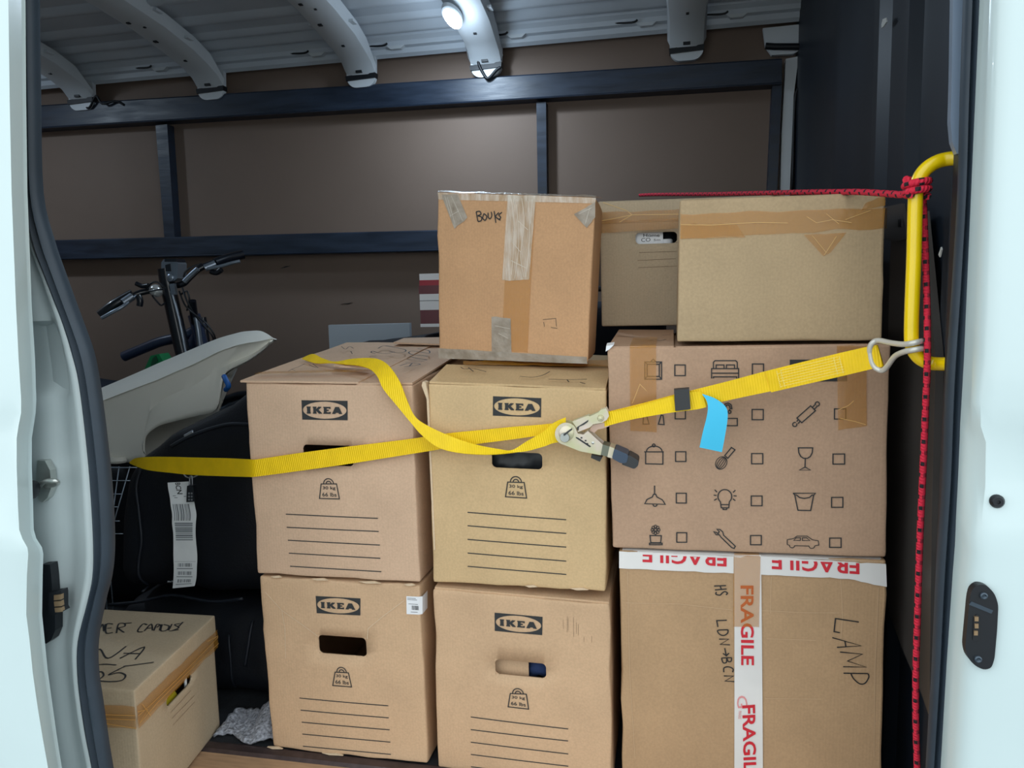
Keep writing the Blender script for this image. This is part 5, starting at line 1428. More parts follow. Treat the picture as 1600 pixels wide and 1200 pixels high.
plate(g2, 1.330, .042, 'grip_dark', 'grip_end')
plate([(-0.1422, 0.6705), (-0.1228, 0.6663), (-0.1274, 0.6576), (-0.1436, 0.6645)], 1.352, .02, 'grip_dark', 'release_bar')
# claw hook of bent wire
hk = spline([(0.2957, 1.262, 0.8581), (0.295, 1.26, 0.8651), (0.2977, 1.257, 0.8731), (0.3046, 1.252, 0.8773), (0.3152, 1.23, 0.8753), (0.3247, 1.2, 0.8749), (0.3321, 1.184, 0.8773), (0.3413, 1.184, 0.8794), (0.3483, 1.194, 0.8796)], 5)
obj('hook_prong', MB().tube(hk, .0042, 10), 'hook_wire', t, smooth=True, angle=60)
hk = spline([(0.2957, 1.262, 0.8581), (0.2989, 1.262, 0.8433), (0.3042, 1.26, 0.8346), (0.3119, 1.254, 0.8312), (0.3164, 1.244, 0.8381), (0.3208, 1.222, 0.8554), (0.3263, 1.198, 0.8639), (0.3342, 1.184, 0.8677), (0.3433, 1.184, 0.8694), (0.3504, 1.194, 0.8686)], 5)
obj('hook_prong', MB().tube(hk, .0042, 10), 'hook_wire', t, smooth=True, angle=60)
# blue label sewn into the strap
a, b = edges([(0.0488, 1.33, 0.7835), (0.0562, 1.328, 0.7729), (0.0583, 1.326, 0.7611), (0.0563, 1.325, 0.7448), (0.0501, 1.325, 0.7183), (0.045, 1.326, 0.6926)], [(0.051, 1.33, 0.7835), (0.0708, 1.326, 0.7765), (0.0873, 1.322, 0.7631), (0.0905, 1.321, 0.7459), (0.0868, 1.323, 0.7149), (0.082, 1.326, 0.685)])
obj('blue_label', MB().ribbon(a, b, .0008), 'tag_blue', t, smooth=True, angle=60)

# yellow grab handle
hp = [(0.4001, 1.16, 1.1269), (0.3865, 1.19, 1.1317), (0.3719, 1.2, 1.1324), (0.359, 1.2, 1.1288), (0.3478, 1.2, 1.1215), (0.3399, 1.2, 1.1106), (0.3355, 1.2, 1.0949), (0.3347, 1.2, 1.072), (0.3356, 1.2, 1.0006), (0.3356, 1.2, 0.928), (0.3361, 1.2, 0.8914), (0.3375, 1.2, 0.8747), (0.3422, 1.2, 0.8627), (0.3502, 1.2, 0.8534), (0.3614, 1.2, 0.8478), (0.3717, 1.195, 0.8468), (0.3819, 1.18, 0.8478), (0.397, 1.15, 0.8497)]
hd = tag(obj('grab_handle', MB().tube(spline(hp, 5), .0098, 18), 'yellow_paint', smooth=True, angle=60, loc=hp[8]), 'bright yellow tubular grab handle beside the right door seal', 'handle')

# red rope with black flecks: the flecks follow the braid along the rope (UV u = metres, v = turn)
def rope_mat():
    m = mat('rope_red', (214, 30, 62), rough=.75)
    nt = m.node_tree
    b = nt.nodes['Principled BSDF']
    uv = nt.nodes.new('ShaderNodeUVMap')
    sp = nt.nodes.new('ShaderNodeSeparateXYZ')
    nt.links.new(uv.outputs['UV'], sp.inputs['Vector'])
    def node(op, a, b_=None, c=None):
        n = nt.nodes.new('ShaderNodeMath')
        n.operation = op
        for i, x in enumerate((a, b_, c)):
            if x is None:
                continue
            if isinstance(x, (int, float)):
                n.inputs[i].default_value = x
            else:
                nt.links.new(x, n.inputs[i])
        return n.outputs[0]
    u = node('MULTIPLY', sp.outputs['X'], 62.0)
    f1 = node('FRACT', u)
    k1 = node('LESS_THAN', f1, .36)
    v2 = node('FRACT', node('ADD', node('MULTIPLY', sp.outputs['Y'], 3.0), node('MULTIPLY', node('FLOOR', u), .5)))
    k2 = node('LESS_THAN', v2, .55)
    k = node('MULTIPLY', k1, k2)
    mx = nt.nodes.new('ShaderNodeMix')
    mx.data_type = 'RGBA'
    mx.inputs[6].default_value = lin(216, 30, 62)
    mx.inputs[7].default_value = lin(26, 18, 26)
    nt.links.new(k, mx.inputs[0])
    nt.links.new(mx.outputs[2], b.inputs['Base Color'])
    w = nt.nodes.new('ShaderNodeMath')
    w.operation = 'SINE'
    nt.links.new(node('ADD', node('MULTIPLY', sp.outputs['X'], 1400.0), node('MULTIPLY', sp.outputs['Y'], 12.566)), w.inputs[0])
    bp = nt.nodes.new('ShaderNodeBump')
    bp.inputs['Strength'].default_value = .5
    bp.inputs['Distance'].default_value = .001
    nt.links.new(w.outputs[0], bp.inputs['Height'])
    nt.links.new(bp.outputs['Normal'], b.inputs['Normal'])
    return m
rope_mat()
ht = Vector((0.3357, 1.2, 1.0914))
t = thing('rope', 'red rope with black flecks knotted around the yellow handle', 'rope', ht)
rp = spline([(0.3254, 1.186, 1.0849), (0.3185, 1.22, 1.0893), (0.3128, 1.27, 1.0969), (0.2926, 1.36, 1.1112), (0.2685, 1.44, 1.122), (0.2341, 1.56, 1.1377), (0.1946, 1.72, 1.1576), (0.1436, 1.9, 1.1803), (0.0787, 2.1, 1.2057), (-0.0513, 2.45, 1.2524), (-0.1059, 2.6, 1.2707)], 6)
obj('rope_run', MB().tube(rp, .0052, 10), 'rope_red', t, smooth=True, angle=60)
coil = []
for k in range(0, 49):
    a = 2 * math.pi * k / 20
    coil.append(ht + Vector((.0148 * math.cos(a), .0148 * math.sin(a), -.008 + .0105 * k / 20)))
obj('rope_knot', MB().tube(coil, .0054, 10), 'rope_red', t, smooth=True, angle=60)
rp = spline([(0.3466, 1.212, 1.0906), (0.3495, 1.214, 1.0728), (0.3512, 1.214, 1.0503), (0.3536, 1.21, 1.0004), (0.3554, 1.2, 0.9277), (0.3526, 1.18, 0.856), (0.3523, 1.178, 0.7831), (0.3516, 1.176, 0.6717), (0.3507, 1.174, 0.5868), (0.351, 1.172, 0.491), (0.3517, 1.171, 0.3931), (0.3543, 1.17, 0.3137), (0.3586, 1.17, 0.2431), (0.3617, 1.17, 0.1817)] + [((0.4164, 1.3417, 0.02)[0], 1.17, .006)], 6)
obj('rope_end', MB().tube(rp, .0046, 10), 'rope_red', t, smooth=True, angle=60)

# ------------------------------------------------------------------ soft luggage, tub, bicycle and things at the back
mat('bag_black', (13, 17, 25), rough=.62, spec=.35, var=.25, var_scale=12, bump=.25, bump_scale=220)
mat('bag_seam', (20, 27, 38), rough=.55)
mat('zip_metal', (168, 172, 178), rough=.3, metal=.8)
mat('tag_paper', (226, 230, 232), rough=.6, var=.05, var_scale=20, bump=.12, bump_scale=25)
mat('barcode_grey', (116, 122, 128), rough=.7)
mat('tub_white', (242, 240, 230), rough=.42, spec=.45)
mat('bike_black', (12, 17, 27), rough=.3, coat=.4)
mat('bike_blue', (38, 52, 78), rough=.3, coat=.5, spec=.6)
mat('bike_silver', (150, 160, 172), rough=.32, metal=.7)
mat('green_plastic', (10, 122, 70), rough=.4)
mat('knit_grey', (150, 154, 164), rough=.95, var=.55, var_scale=160, bump=1.0, bump_scale=170)
mat('navy_cloth', (18, 28, 46), rough=.85, bump=.3, bump_scale=60)
mat('board_white', (196, 208, 220), rough=.5)
mat('carton_white', (228, 232, 238), rough=.35, coat=.4)
mat('carton_red', (160, 36, 56), rough=.35, coat=.4)
mat('carton_maroon', (104, 50, 60), rough=.35, coat=.4)
mat('blue_bright', (24, 92, 170), rough=.5)
mat('rack_wire', (120, 132, 146), rough=.35, metal=.5)


def soft(F, B, r, amp, sc, sub=22, seed=0, bulge=.03):
    """stuffed fabric block: rounded hexahedron with swelling sides and folds"""
    F = [Vector(p) for p in F]
    B = [Vector(p) for p in B]
    W, H, D = (F[1] - F[0]).length, (F[3] - F[0]).length, (B[0] - F[0]).length
    cen = sum(F + B, Vector()) / 8
    idx, vs, fs = {}, [], []

    def vert(u, v, w):
        k = (round(u, 5), round(v, 5), round(w, 5))
        if k not in idx:
            p = Vector((u * W, v * H, w * D))
            rr = min(r, W * .48, H * .48, D * .48)
            c = Vector((min(max(p.x, rr), W - rr), min(max(p.y, rr), H - rr), min(max(p.z, rr), D - rr)))
            d = p - c
            if d.length > 1e-9:
                p = c + d * (rr / max(d.length, 1e-9)) * (max(abs(d.x), abs(d.y), abs(d.z)) / rr)
            a, b, g = p.x / W, p.y / H, p.z / D
            q = bil(F, a, b) * (1 - g) + bil(B, a, b) * g
            n = (q - cen).normalized()
            sw = 1 - max(abs(2 * a - 1), abs(2 * b - 1), abs(2 * g - 1)) * .0
            k2 = (1 - (2 * a - 1) ** 2) * (1 - (2 * b - 1) ** 2) + (1 - (2 * b - 1) ** 2) * (1 - (2 * g - 1) ** 2) + (1 - (2 * a - 1) ** 2) * (1 - (2 * g - 1) ** 2)
            f = abs(noise.noise((q.x * sc + seed, q.y * sc, q.z * sc * .6))) * -1.6 + .4 + .4 * noise.noise((q.x * sc * 2.3, q.y * sc * 2.3 + seed, q.z * sc * 1.4))
            q = q + n * (bulge * k2 * .5 + amp * f)
            q.z = max(q.z, min(p_.z for p_ in F[:2]) if not fs else q.z) if False else q.z
            idx[k] = len(vs)
            vs.append(q)
        return idx[k]
    L = [i / sub for i in range(sub + 1)]
    for fn in (lambda s, t_: (s, t_, 0.), lambda s, t_: (s, t_, 1.), lambda s, t_: (0., s, t_), lambda s, t_: (1., s, t_), lambda s, t_: (s, 0., t_), lambda s, t_: (s, 1., t_)):
        for i in range(sub):
            for j in range(sub):
                fs.append((vert(*fn(L[i], L[j])), vert(*fn(L[i + 1], L[j])), vert(*fn(L[i + 1], L[j + 1])), vert(*fn(L[i], L[j + 1]))))
    z0 = min(min(p.z for p in F), min(p.z for p in B))
    for q in vs:
        q.z = max(q.z, z0)
    return MB().add(vs, fs)


# lower black bag on the floor
t = thing('travel_bag', 'black travel bag lying on the floor under the tagged duffel', 'bag', (-1.2, 1.78, .005))
F = [(-1.39, 1.58, .006), (-.885, 1.56, .006), (-.885, 1.60, .218), (-1.39, 1.62, .210)]
B = [(-1.39, 1.96, .006), (-.885, 1.96, .006), (-.885, 1.96, .218), (-1.39, 1.96, .210)]
bgm = soft(F, B, .07, .010, 9, seed=3, bulge=.012)
obj('bag_body', bgm, 'bag_black', t, smooth=True)
obj('zipper', MB().tube(snap_y(bgm, spline([(-0.9924, 1.555, 0.1889), (-0.9922, 1.553, 0.1504), (-0.9961, 1.553, 0.1185), (-1.0015, 1.553, 0.0894)], 4)), .004, 8), 'bag_seam', t, smooth=True)
obj('seam', MB().tube(snap_y(bgm, spline([(-1.0461, 1.56, 0.159), (-1.0385, 1.556, 0.1136), (-1.037, 1.556, 0.0657), (-1.0382, 1.556, 0.0253)], 4)), .003, 6), 'bag_seam', t, smooth=True)
obj('seam', MB().tube(snap_y(bgm, spline([(-1.3829, 1.6, 0.2082), (-1.2905, 1.6, 0.2223), (-1.1993, 1.6, 0.2444), (-1.0883, 1.59, 0.239), (-0.996, 1.58, 0.2568)], 4)), .004, 6), 'bag_seam', t, smooth=True)

# tagged duffel
t = thing('duffel_bag', 'black duffel bag with a long white airline tag', 'bag', (-1.15, 1.8, .24))
F = [(-1.382, 1.62, 0.2336), (-0.9518, 1.62, 0.2594), (-0.9377, 1.64, 0.7009), (-1.3447, 1.66, 0.5391)]
F = [(F[0][0], 1.62, .243), (-.872, 1.62, .243), (-.872, 1.66, .80), (F[3][0] - .01, 1.66, .555)]
B = [(F[0][0], 2.0, .243), (-.872, 2.0, .243), (-.872, 1.86, .80), (F[3][0] - .02, 1.88, .54)]
bgm = soft(F, B, .055, .013, 7, seed=9, bulge=.022)
obj('bag_body', bgm, 'bag_black', t, smooth=True)
obj('piping', MB().tube(snap_y(bgm, spline([(-1.3066, 1.612, 0.5433), (-1.3172, 1.602, 0.4974), (-1.3067, 1.595, 0.4354), (-1.2967, 1.593, 0.3719), (-1.3048, 1.593, 0.3227), (-1.307, 1.6, 0.2791), (-1.2967, 1.615, 0.2407)], 5)), .0035, 8), 'bag_seam', t, smooth=True)
obj('zip_puller', MB().tube(snap_y(bgm, spline([(-1.1812, 1.6, 0.6275), (-1.1674, 1.596, 0.6348), (-1.1599, 1.598, 0.6391)], 4)), .005, 8), 'zip_metal', t, smooth=True)
obj('zip_puller', MB().tube(snap_y(bgm, spline([(-1.2435, 1.585, 0.2607), (-1.233, 1.58, 0.2585), (-1.2292, 1.585, 0.2632)], 4)), .003, 8), 'zip_metal', t, smooth=True)
obj('zipper', MB().tube(snap_y(bgm, spline([(-1.215, 1.615, 0.6036), (-1.1789, 1.606, 0.6233), (-1.1363, 1.606, 0.6396), (-1.0927, 1.606, 0.6526), (-1.0415, 1.606, 0.6625), (-0.975, 1.606, 0.6635)], 5)), .0045, 8), 'bag_seam', t, smooth=True)
obj('blue_strap_end', MB().tube(spline([(-1.148, 1.8, 0.7626), (-1.132, 1.785, 0.7508), (-1.1274, 1.785, 0.7392), (-1.145, 1.8, 0.7272)], 4), .007, 8), 'blue_bright', t, smooth=True)
# airline tag, hung from a ring with a combination lock
tg = thing('luggage_tag', 'long white airline luggage tag printed BCN with barcodes', 'luggage tag', (-1.1179, 1.56, 0.5147))
A = [(-1.1636, 1.565, 0.5365), (-1.1596, 1.56, 0.523), (-1.154, 1.556, 0.5027), (-1.1518, 1.554, 0.4845), (-1.147, 1.55, 0.4642), (-1.1503, 1.552, 0.4419), (-1.1479, 1.55, 0.4182), (-1.1496, 1.55, 0.3909), (-1.1504, 1.548, 0.3643), (-1.1517, 1.548, 0.3369), (-1.1564, 1.55, 0.3084), (-1.1624, 1.552, 0.283)]
Bp = [(-1.105, 1.562, 0.5416), (-1.0977, 1.556, 0.526), (-1.0925, 1.556, 0.5074), (-1.0873, 1.552, 0.4873), (-1.0849, 1.552, 0.466), (-1.0869, 1.55, 0.445), (-1.0894, 1.55, 0.4207), (-1.0881, 1.548, 0.3945), (-1.0879, 1.548, 0.3674), (-1.0923, 1.55, 0.3393), (-1.096, 1.55, 0.3118), (-1.1033, 1.552, 0.292)]
a, b = spline(A, 4), spline(Bp, 4)
tgo = obj('tag_strip', MB().ribbon(a, b, .0008), 'tag_paper', tg, smooth=True, angle=60)
def tagS(x, y):
    """point on the tag: x across 0..1, y along 0..1"""
    k = y * (len(a) - 1)
    i = min(int(k), len(a) - 2)
    f_ = k - i
    return (a[i].lerp(a[i + 1], f_)).lerp(b[i].lerp(b[i + 1], f_), x) + Vector((0, -.0012, 0))
mb, mg = MB(), MB()
vs, fs = text2d('BCN', .012)
mb.add([tagS(.38 + .22 * yy, .015 + .125 * xx) for xx, yy in vs], fs)
mb.v = [tuple(tagS(.60 - .24 * (1 - yy) + .0, .012 + .135 * xx)) for xx, yy in vs]
random.seed(11)
x = .10
while x < .78:
    w = random.choice((.02, .03, .05))
    mg.grid([[tagS(x, .255 + .17 * k / 6), tagS(x + w, .255 + .17 * k / 6)] for k in range(7)])
    x += w + random.choice((.025, .035, .05))
y = .445
while y < .60:
    h = random.choice((.005, .008, .012))
    mg.grid([[tagS(.12 + .76 * k / 4, y), tagS(.12 + .76 * k / 4, y + h)] for k in range(5)])
    y += h + random.choice((.006, .009))
for y0 in (.785, .85, .915):
    x = .2
    while x < .8:
        w = random.choice((.02, .035))
        mg.grid([[tagS(x, y0), tagS(x + w, y0)], [tagS(x, y0 + .028), tagS(x + w, y0 + .028)]])
        x += w + random.choice((.015, .04))
    mg.grid([[tagS(.14, y0 + .04), tagS(.14, y0 + .046)], [tagS(.84, y0 + .04), tagS(.84, y0 + .046)]])
mg.grid([[tagS(.05, .77), tagS(.05, .7715)], [tagS(.95, .77), tagS(.95, .7715)]])
for (x0, x1, y0) in ((.15, .28, .16), (.2, .34, .18), (.62, .72, .17)):
    mg.grid([[tagS(x0, y0), tagS(x0, y0 + .006)], [tagS(x1, y0), tagS(x1, y0 + .006)]])
obj('tag_letters', mb, 'print_ink', tgo)
obj('barcodes', mg, 'barcode_grey', tgo)
lk = thing('padlock', 'small black combination padlock over the white luggage tag', 'padlock', (-1.0957, 1.55, 0.5181))
obj('lock_body', MB().prism([(p[0], 1.540, p[2]) for p in [(-1.0955, 1.54, 0.5367), (-1.0792, 1.54, 0.5385), (-1.0793, 1.54, 0.5002), (-1.1003, 1.54, 0.4982)]], (0, .012, 0)), 'black_plastic', lk)
for q in [[(-1.0931, 1.539, 0.5215), (-1.0891, 1.539, 0.5216), (-1.0894, 1.539, 0.5174), (-1.0935, 1.539, 0.5172)], [(-1.0937, 1.539, 0.5141), (-1.0897, 1.539, 0.5142), (-1.09, 1.539, 0.5099), (-1.0941, 1.539, 0.5098)], [(-1.0943, 1.539, 0.5066), (-1.0903, 1.539, 0.5068), (-1.0906, 1.539, 0.5025), (-1.0947, 1.539, 0.5024)], [(-1.0862, 1.539, 0.5217), (-1.0821, 1.539, 0.5218), (-1.0825, 1.539, 0.5176), (-1.0865, 1.539, 0.5175)], [(-1.0868, 1.539, 0.5143), (-1.0827, 1.539, 0.5144), (-1.083, 1.539, 0.5102), (-1.0871, 1.539, 0.51)], [(-1.0874, 1.539, 0.5068), (-1.0833, 1.539, 0.507), (-1.0836, 1.539, 0.5027), (-1.0877, 1.539, 0.5026)]]:
    obj('digit_wheel', MB().prism(q, (0, .002, 0)), 'zip_metal', lk)
obj('shackle', MB().tube(spline([(-1.0922, 1.546, 0.5353), (-1.0906, 1.546, 0.5552), (-1.0875, 1.546, 0.5579), (-1.0848, 1.546, 0.5554), (-1.0858, 1.546, 0.5355)], 4), .0018, 8), 'zip_metal', lk, smooth=True)
obj('ring', MB().tube([tuple(v) for v in spline([(-1.108, 1.548, 0.5648), (-1.1029, 1.548, 0.557), (-1.0915, 1.548, 0.5542), (-1.0782, 1.548, 0.5572), (-1.069, 1.548, 0.5645), (-1.0727, 1.548, 0.5724), (-1.0869, 1.548, 0.5754), (-1.1017, 1.548, 0.5716), (-1.108, 1.548, 0.5648)], 4)][:-1], .0016, 8, closed=True), 'zip_metal', lk, smooth=True)

# wire rack leaning at the left of the bag
t = thing('wire_rack', 'thin wire rack standing in the dark left of the duffel bag', 'rack', (-1.43, 1.6, .005))
r0 = [(-1.3201, 1.6, 0.5649), (-1.3475, 1.6, 0.4647)]
A0, A1 = Vector((-1.3202, 1.6, 0.5633)), Vector((-1.3733, 1.6, 0.3463))
B0, B1 = Vector((-1.2899, 1.6, 0.564)), Vector((-1.3524, 1.6, 0.4126))
def ext(p, q, z):
    return p + (q - p) * ((z - p.z) / (q.z - p.z))
def down(p, q, z):
    e = q + (q - p) * .3
    return [p, q, e, Vector((e.x, e.y, z))]
for p, q in ((A0, A1), (B0, B1), (A0 + Vector((-.06, 0, 0)), A1 + Vector((-.06, 0, 0)))):
    obj('wire', MB().tube(down(p, q, .008), .0014, 6), 'rack_wire', t, smooth=True)
for (x0, x1, y) in ((150, 214, 730.5), (150, 203, 751), (150, 189, 772), (150, 184, 792), (150, 187, 814), (150, 192, 834)):
    pass
for seg in [[(-1.3836, 1.598, 0.5598), (-1.269, 1.598, 0.5626)], [(-1.3868, 1.598, 0.5268), (-1.2915, 1.598, 0.5295)], [(-1.3902, 1.598, 0.4929), (-1.3178, 1.598, 0.4952)], [(-1.3934, 1.598, 0.4604), (-1.3317, 1.598, 0.4626)], [(-1.3969, 1.598, 0.4245), (-1.3296, 1.598, 0.4271)], [(-1.4001, 1.598, 0.3917), (-1.3236, 1.598, 0.395)]]:
    obj('wire', MB().tube(seg, .0013, 6), 'rack_wire', t, smooth=True)

# grey knitted cloth on the floor
t_rows = []
for i in range(40):
    s = i / 39
    row = []
    for j in range(14):
        w = j / 13
        x = -.985 + .138 * s
        y = 1.415 + .09 * w + .012 * math.sin(s * 7)
        z = .006 + (.020 * w * (.5 + s) + .018 * max(0, math.sin(s * 9 + w * 2)) * (.4 + w)) * (.4 + .8 * s) + .006 * noise.noise((s * 12, w * 8, 0))
        row.append(Vector((x, y, max(z, .006))))
    t_rows.append(row)
kn = obj('knitted_cloth', MB().grid(t_rows), 'knit_grey', smooth=True, loc=(-.95, 1.47, .006))
kn.modifiers.new('thick', 'SOLIDIFY').thickness = .006
kn.modifiers['thick'].offset = 1
tag(kn, 'crumpled grey knitted cloth on the floor between archive box and moving box', 'cloth')

# dark luggage behind, carrying the tub
t = thing('suitcase', 'dark suitcase lying under the off white tub', 'suitcase', (-1.6, 2.25, .005))
obj('shell', soft([(-1.95, 2.04, .006), (-1.22, 2.04, .006), (-1.22, 2.04, .455), (-1.95, 2.04, .455)], [(-1.95, 2.22, .006), (-1.22, 2.22, .006), (-1.22, 2.22, .455), (-1.95, 2.22, .455)], .05, .004, 6, sub=12, seed=2, bulge=.0), 'bag_black', t, smooth=True)
obj('handle', MB().tube([(-1.95, 2.10, .25), (-1.975, 2.10, .25), (-1.975, 2.18, .25), (-1.95, 2.18, .25)], .006, 8), 'bag_seam', t, smooth=True)

# baby bath tub lying tilted, underside towards the door
SC = (140, 500, 5.333)
st = [[(-1.8682, 2.11, 0.6585), (-1.7284, 1.955, 0.6445), (-1.7565, 1.985, 0.5622), (-1.7344, 1.965, 0.4853)], [(-1.792, 2.11, 0.6879), (-1.658, 1.955, 0.6703), (-1.6829, 1.985, 0.5854), (-1.6628, 1.965, 0.4943)], [(-1.7398, 2.11, 0.7065), (-1.6096, 1.955, 0.687), (-1.6365, 1.985, 0.5933), (-1.6222, 1.965, 0.4871)], [(-1.6903, 2.11, 0.7245), (-1.5617, 1.955, 0.7029), (-1.5903, 1.985, 0.6049), (-1.5772, 1.965, 0.4875)], [(-1.6236, 2.11, 0.7491), (-1.496, 1.955, 0.7242), (-1.5316, 1.985, 0.6236), (-1.5307, 1.965, 0.499)], [(-1.5927, 2.11, 0.7611), (-1.4635, 1.955, 0.7348), (-1.5095, 1.985, 0.6455), (-1.5337, 1.965, 0.5334)], [(-1.5577, 2.11, 0.7742), (-1.4311, 1.955, 0.7471), (-1.4838, 1.985, 0.6636), (-1.5254, 1.965, 0.5588)], [(-1.523, 2.11, 0.7863), (-1.3989, 1.955, 0.7592), (-1.4543, 1.985, 0.6816), (-1.5084, 1.965, 0.5788)], [(-1.4715, 2.11, 0.8047), (-1.3472, 1.955, 0.7781), (-1.4093, 1.985, 0.6996), (-1.4747, 1.965, 0.5983)], [(-1.4119, 2.11, 0.8264), (-1.3037, 1.955, 0.7962), (-1.3607, 1.985, 0.7174), (-1.4181, 1.965, 0.6132)], [(-1.3533, 2.11, 0.846), (-1.2567, 1.955, 0.8164), (-1.3119, 1.985, 0.7455), (-1.3463, 1.965, 0.6299)], [(-1.3203, 2.11, 0.8541), (-1.2221, 1.955, 0.827), (-1.2839, 1.985, 0.7594), (-1.2871, 1.965, 0.647)], [(-1.2958, 2.11, 0.8593), (-1.1992, 1.955, 0.8336), (-1.2598, 1.985, 0.7733), (-1.2644, 1.965, 0.7062)], [(-1.247, 2.0825, 0.8642), (-1.1758, 1.9663, 0.8384), (-1.2269, 1.9888, 0.7867), (-1.2504, 1.9737, 0.7536)], [(-1.1917, 2.055, 0.8664), (-1.1449, 1.9775, 0.8424), (-1.1747, 1.9925, 0.8067), (-1.1814, 1.9825, 0.7877)], [(-1.146, 2.0275, 0.8576), (-1.123, 1.9888, 0.847), (-1.1319, 1.9963, 0.8336), (-1.1337, 1.9912, 0.8203)], [(-1.1153, 2.0, 0.8503), (-1.1147, 2.0, 0.8475), (-1.1161, 2.0, 0.8441), (-1.119, 2.0, 0.8401)]]
lowback = [(-1.8263, 2.07, 0.4677), (-1.752, 2.07, 0.4655), (-1.709, 2.07, 0.4607), (-1.6617, 2.07, 0.4599), (-1.6103, 2.07, 0.4611), (-1.5795, 2.07, 0.4733), (-1.5528, 2.07, 0.489), (-1.5176, 2.07, 0.5087), (-1.4655, 2.07, 0.536), (-1.4096, 2.07, 0.5667), (-1.3711, 2.07, 0.5895), (-1.3463, 2.07, 0.623), (-1.3276, 2.07, 0.6854), (-1.3079, 2.07, 0.7363), (-1.2316, 2.07, 0.7794), (-1.1781, 2.07, 0.814), (-1.1581, 2.07, 0.8355)]
rows = []
for i, r_ in enumerate(st):
    A_, B_, C_, D_ = [Vector(p) for p in r_]
    Lb = Vector(lowback[i])
    kk = min(1, (16 - i) / 4)
    bk = A_ + Vector((0, .06, -.01)) * kk
    lip = A_ + Vector((0, .012, -.004))
    rows.append([bk, A_ + Vector((0, .03, .003)) * kk, A_, A_.lerp(B_, .5) + Vector((0, -.004, .002)) * kk, B_, B_ + Vector((0, .012, -.002)) * kk, B_.lerp(C_, .5) + Vector((0, .004, 0)), C_, C_.lerp(D_, .5) + Vector((0, -.010, 0)), C_.lerp(D_, .85) + Vector((0, -.004, 0)), D_])
sm = []
for j in range(len(rows[0])):
    sm.append(spline([r_[j] for r_ in rows], 3))
rows2 = [[sm[j][i] for j in range(len(sm))] for i in range(len(sm[0]))]
tt = thing('baby_bath', 'off white plastic baby bath lying tilted in front of the bicycle', 'bathtub', (-1.35, 2.0, .49))
hull = obj('hull', MB().grid(rows2), 'tub_white', tt, smooth=True, angle=50)
sm_ = hull.modifiers.new('wall', 'SOLIDIFY')
sm_.thickness = .004
sm_.offset = -1
lbs = spline(lowback, 3)
bks = [r_[0] for r_ in rows2]
mbk = [[bks[i], bks[i].lerp(lbs[i], .5) + Vector((0, .03, 0)), lbs[i]] for i in range(len(lbs))]
mo = obj('far_side', MB().grid(mbk), 'tub_white', tt, smooth=True)
mo.modifiers.new('wall', 'SOLIDIFY').thickness = .004
obj('foot', MB().lathe((-1.6254, 1.975, 0.492), (0, 0, -1), [(.03, -.012), (.034, 0), (.03, .007)], 20), 'tub_white', tt, smooth=True, angle=40)

# bicycle at the back
def bt_(name, pts, r, m, p, n=10, sub=4):
    return obj(name, MB().tube(spline(pts, sub), r, n), m, p, smooth=True, angle=60)
bk = thing('bicycle', 'dark bicycle with silver handlebar levers standing against the far wall', 'bicycle', (-1.55, 2.5, .005))
YB_ = 2.42
hc = (-1.7387, 2.42, 1.025)
bt_('steering_post', [(-1.7447, 2.42, 1.0742), (-1.7393, 2.42, 1.0184), (-1.7223, 2.42, 0.9171), (-1.7037, 2.42, 0.804), (-1.6881, 2.42, 0.7128), (-1.6787, 2.42, 0.5751)], .026, 'bike_black', bk, 12)
bt_('steering_post', [(-1.706, 2.392, 0.9953), (-1.6842, 2.392, 0.8951), (-1.6714, 2.392, 0.8057), (-1.6578, 2.392, 0.6931)], .006, 'bike_silver', bk, 10)
cap = obj('stem_clamp', MB().prism(rounded([(0, 0), (1, 0), (1, 1), (0, 1)], .2, 3) and [Vector(p) for p in [(-1.7435, 2.4, 1.0957), (-1.7325, 2.4, 1.1064), (-1.6876, 2.4, 1.105), (-1.6789, 2.4, 1.0894), (-1.6855, 2.4, 1.039), (-1.7039, 2.4, 1.0284), (-1.7387, 2.4, 1.0337), (-1.7463, 2.4, 1.0627)]], (0, .05, 0)), 'bike_silver', bk)
obj('stem_cap', MB().prism([(-1.7262, 2.395, 1.1082), (-1.6814, 2.395, 1.1068), (-1.6798, 2.395, 1.0958), (-1.7271, 2.395, 1.0972)], (0, .05, 0)), 'bike_black', bk)
obj('clamp_gap', MB().prism([(-1.727, 2.397, 1.0863), (-1.7066, 2.397, 1.0901), (-1.7064, 2.397, 1.0637), (-1.7264, 2.397, 1.0643)], (0, .01, 0)), 'bike_black', bk)
obj('clamp_bolt', MB().lathe((-1.7103, 2.4, 1.0418), (0, -1, 0), [(.013, -.01), (.013, .006), (.008, .010)], 16), 'bike_silver', bk, smooth=True, angle=40)
obj('clamp_lever', MB().prism([(-1.7089, 2.385, 1.0196), (-1.6913, 2.385, 1.0214), (-1.687, 2.385, 0.9839), (-1.7021, 2.385, 0.982)], (0, .015, 0)), 'bike_silver', bk)
bt_('handlebar', [(-1.9133, 2.3, 0.9195), (-1.8585, 2.33, 0.9572), (-1.8237, 2.37, 0.9891), (-1.7819, 2.4, 1.0015), (-1.7398, 2.42, 1.0117), (-1.6811, 2.42, 1.0192), (-1.6518, 2.42, 1.0406), (-1.628, 2.44, 1.0692), (-1.6025, 2.46, 1.0846), (-1.5637, 2.5, 1.105), (-1.5241, 2.54, 1.119)], .011, 'bike_black', bk)
bt_('grip', [(-1.9167, 2.295, 0.9197), (-1.8809, 2.31, 0.9493), (-1.8483, 2.335, 0.9745), (-1.8259, 2.35, 0.9893)], .017, 'bike_black', bk, 12)
bt_('grip', [(-1.5809, 2.47, 1.091), (-1.5546, 2.51, 1.1074), (-1.5172, 2.55, 1.1215)], .017, 'bike_black', bk, 12)
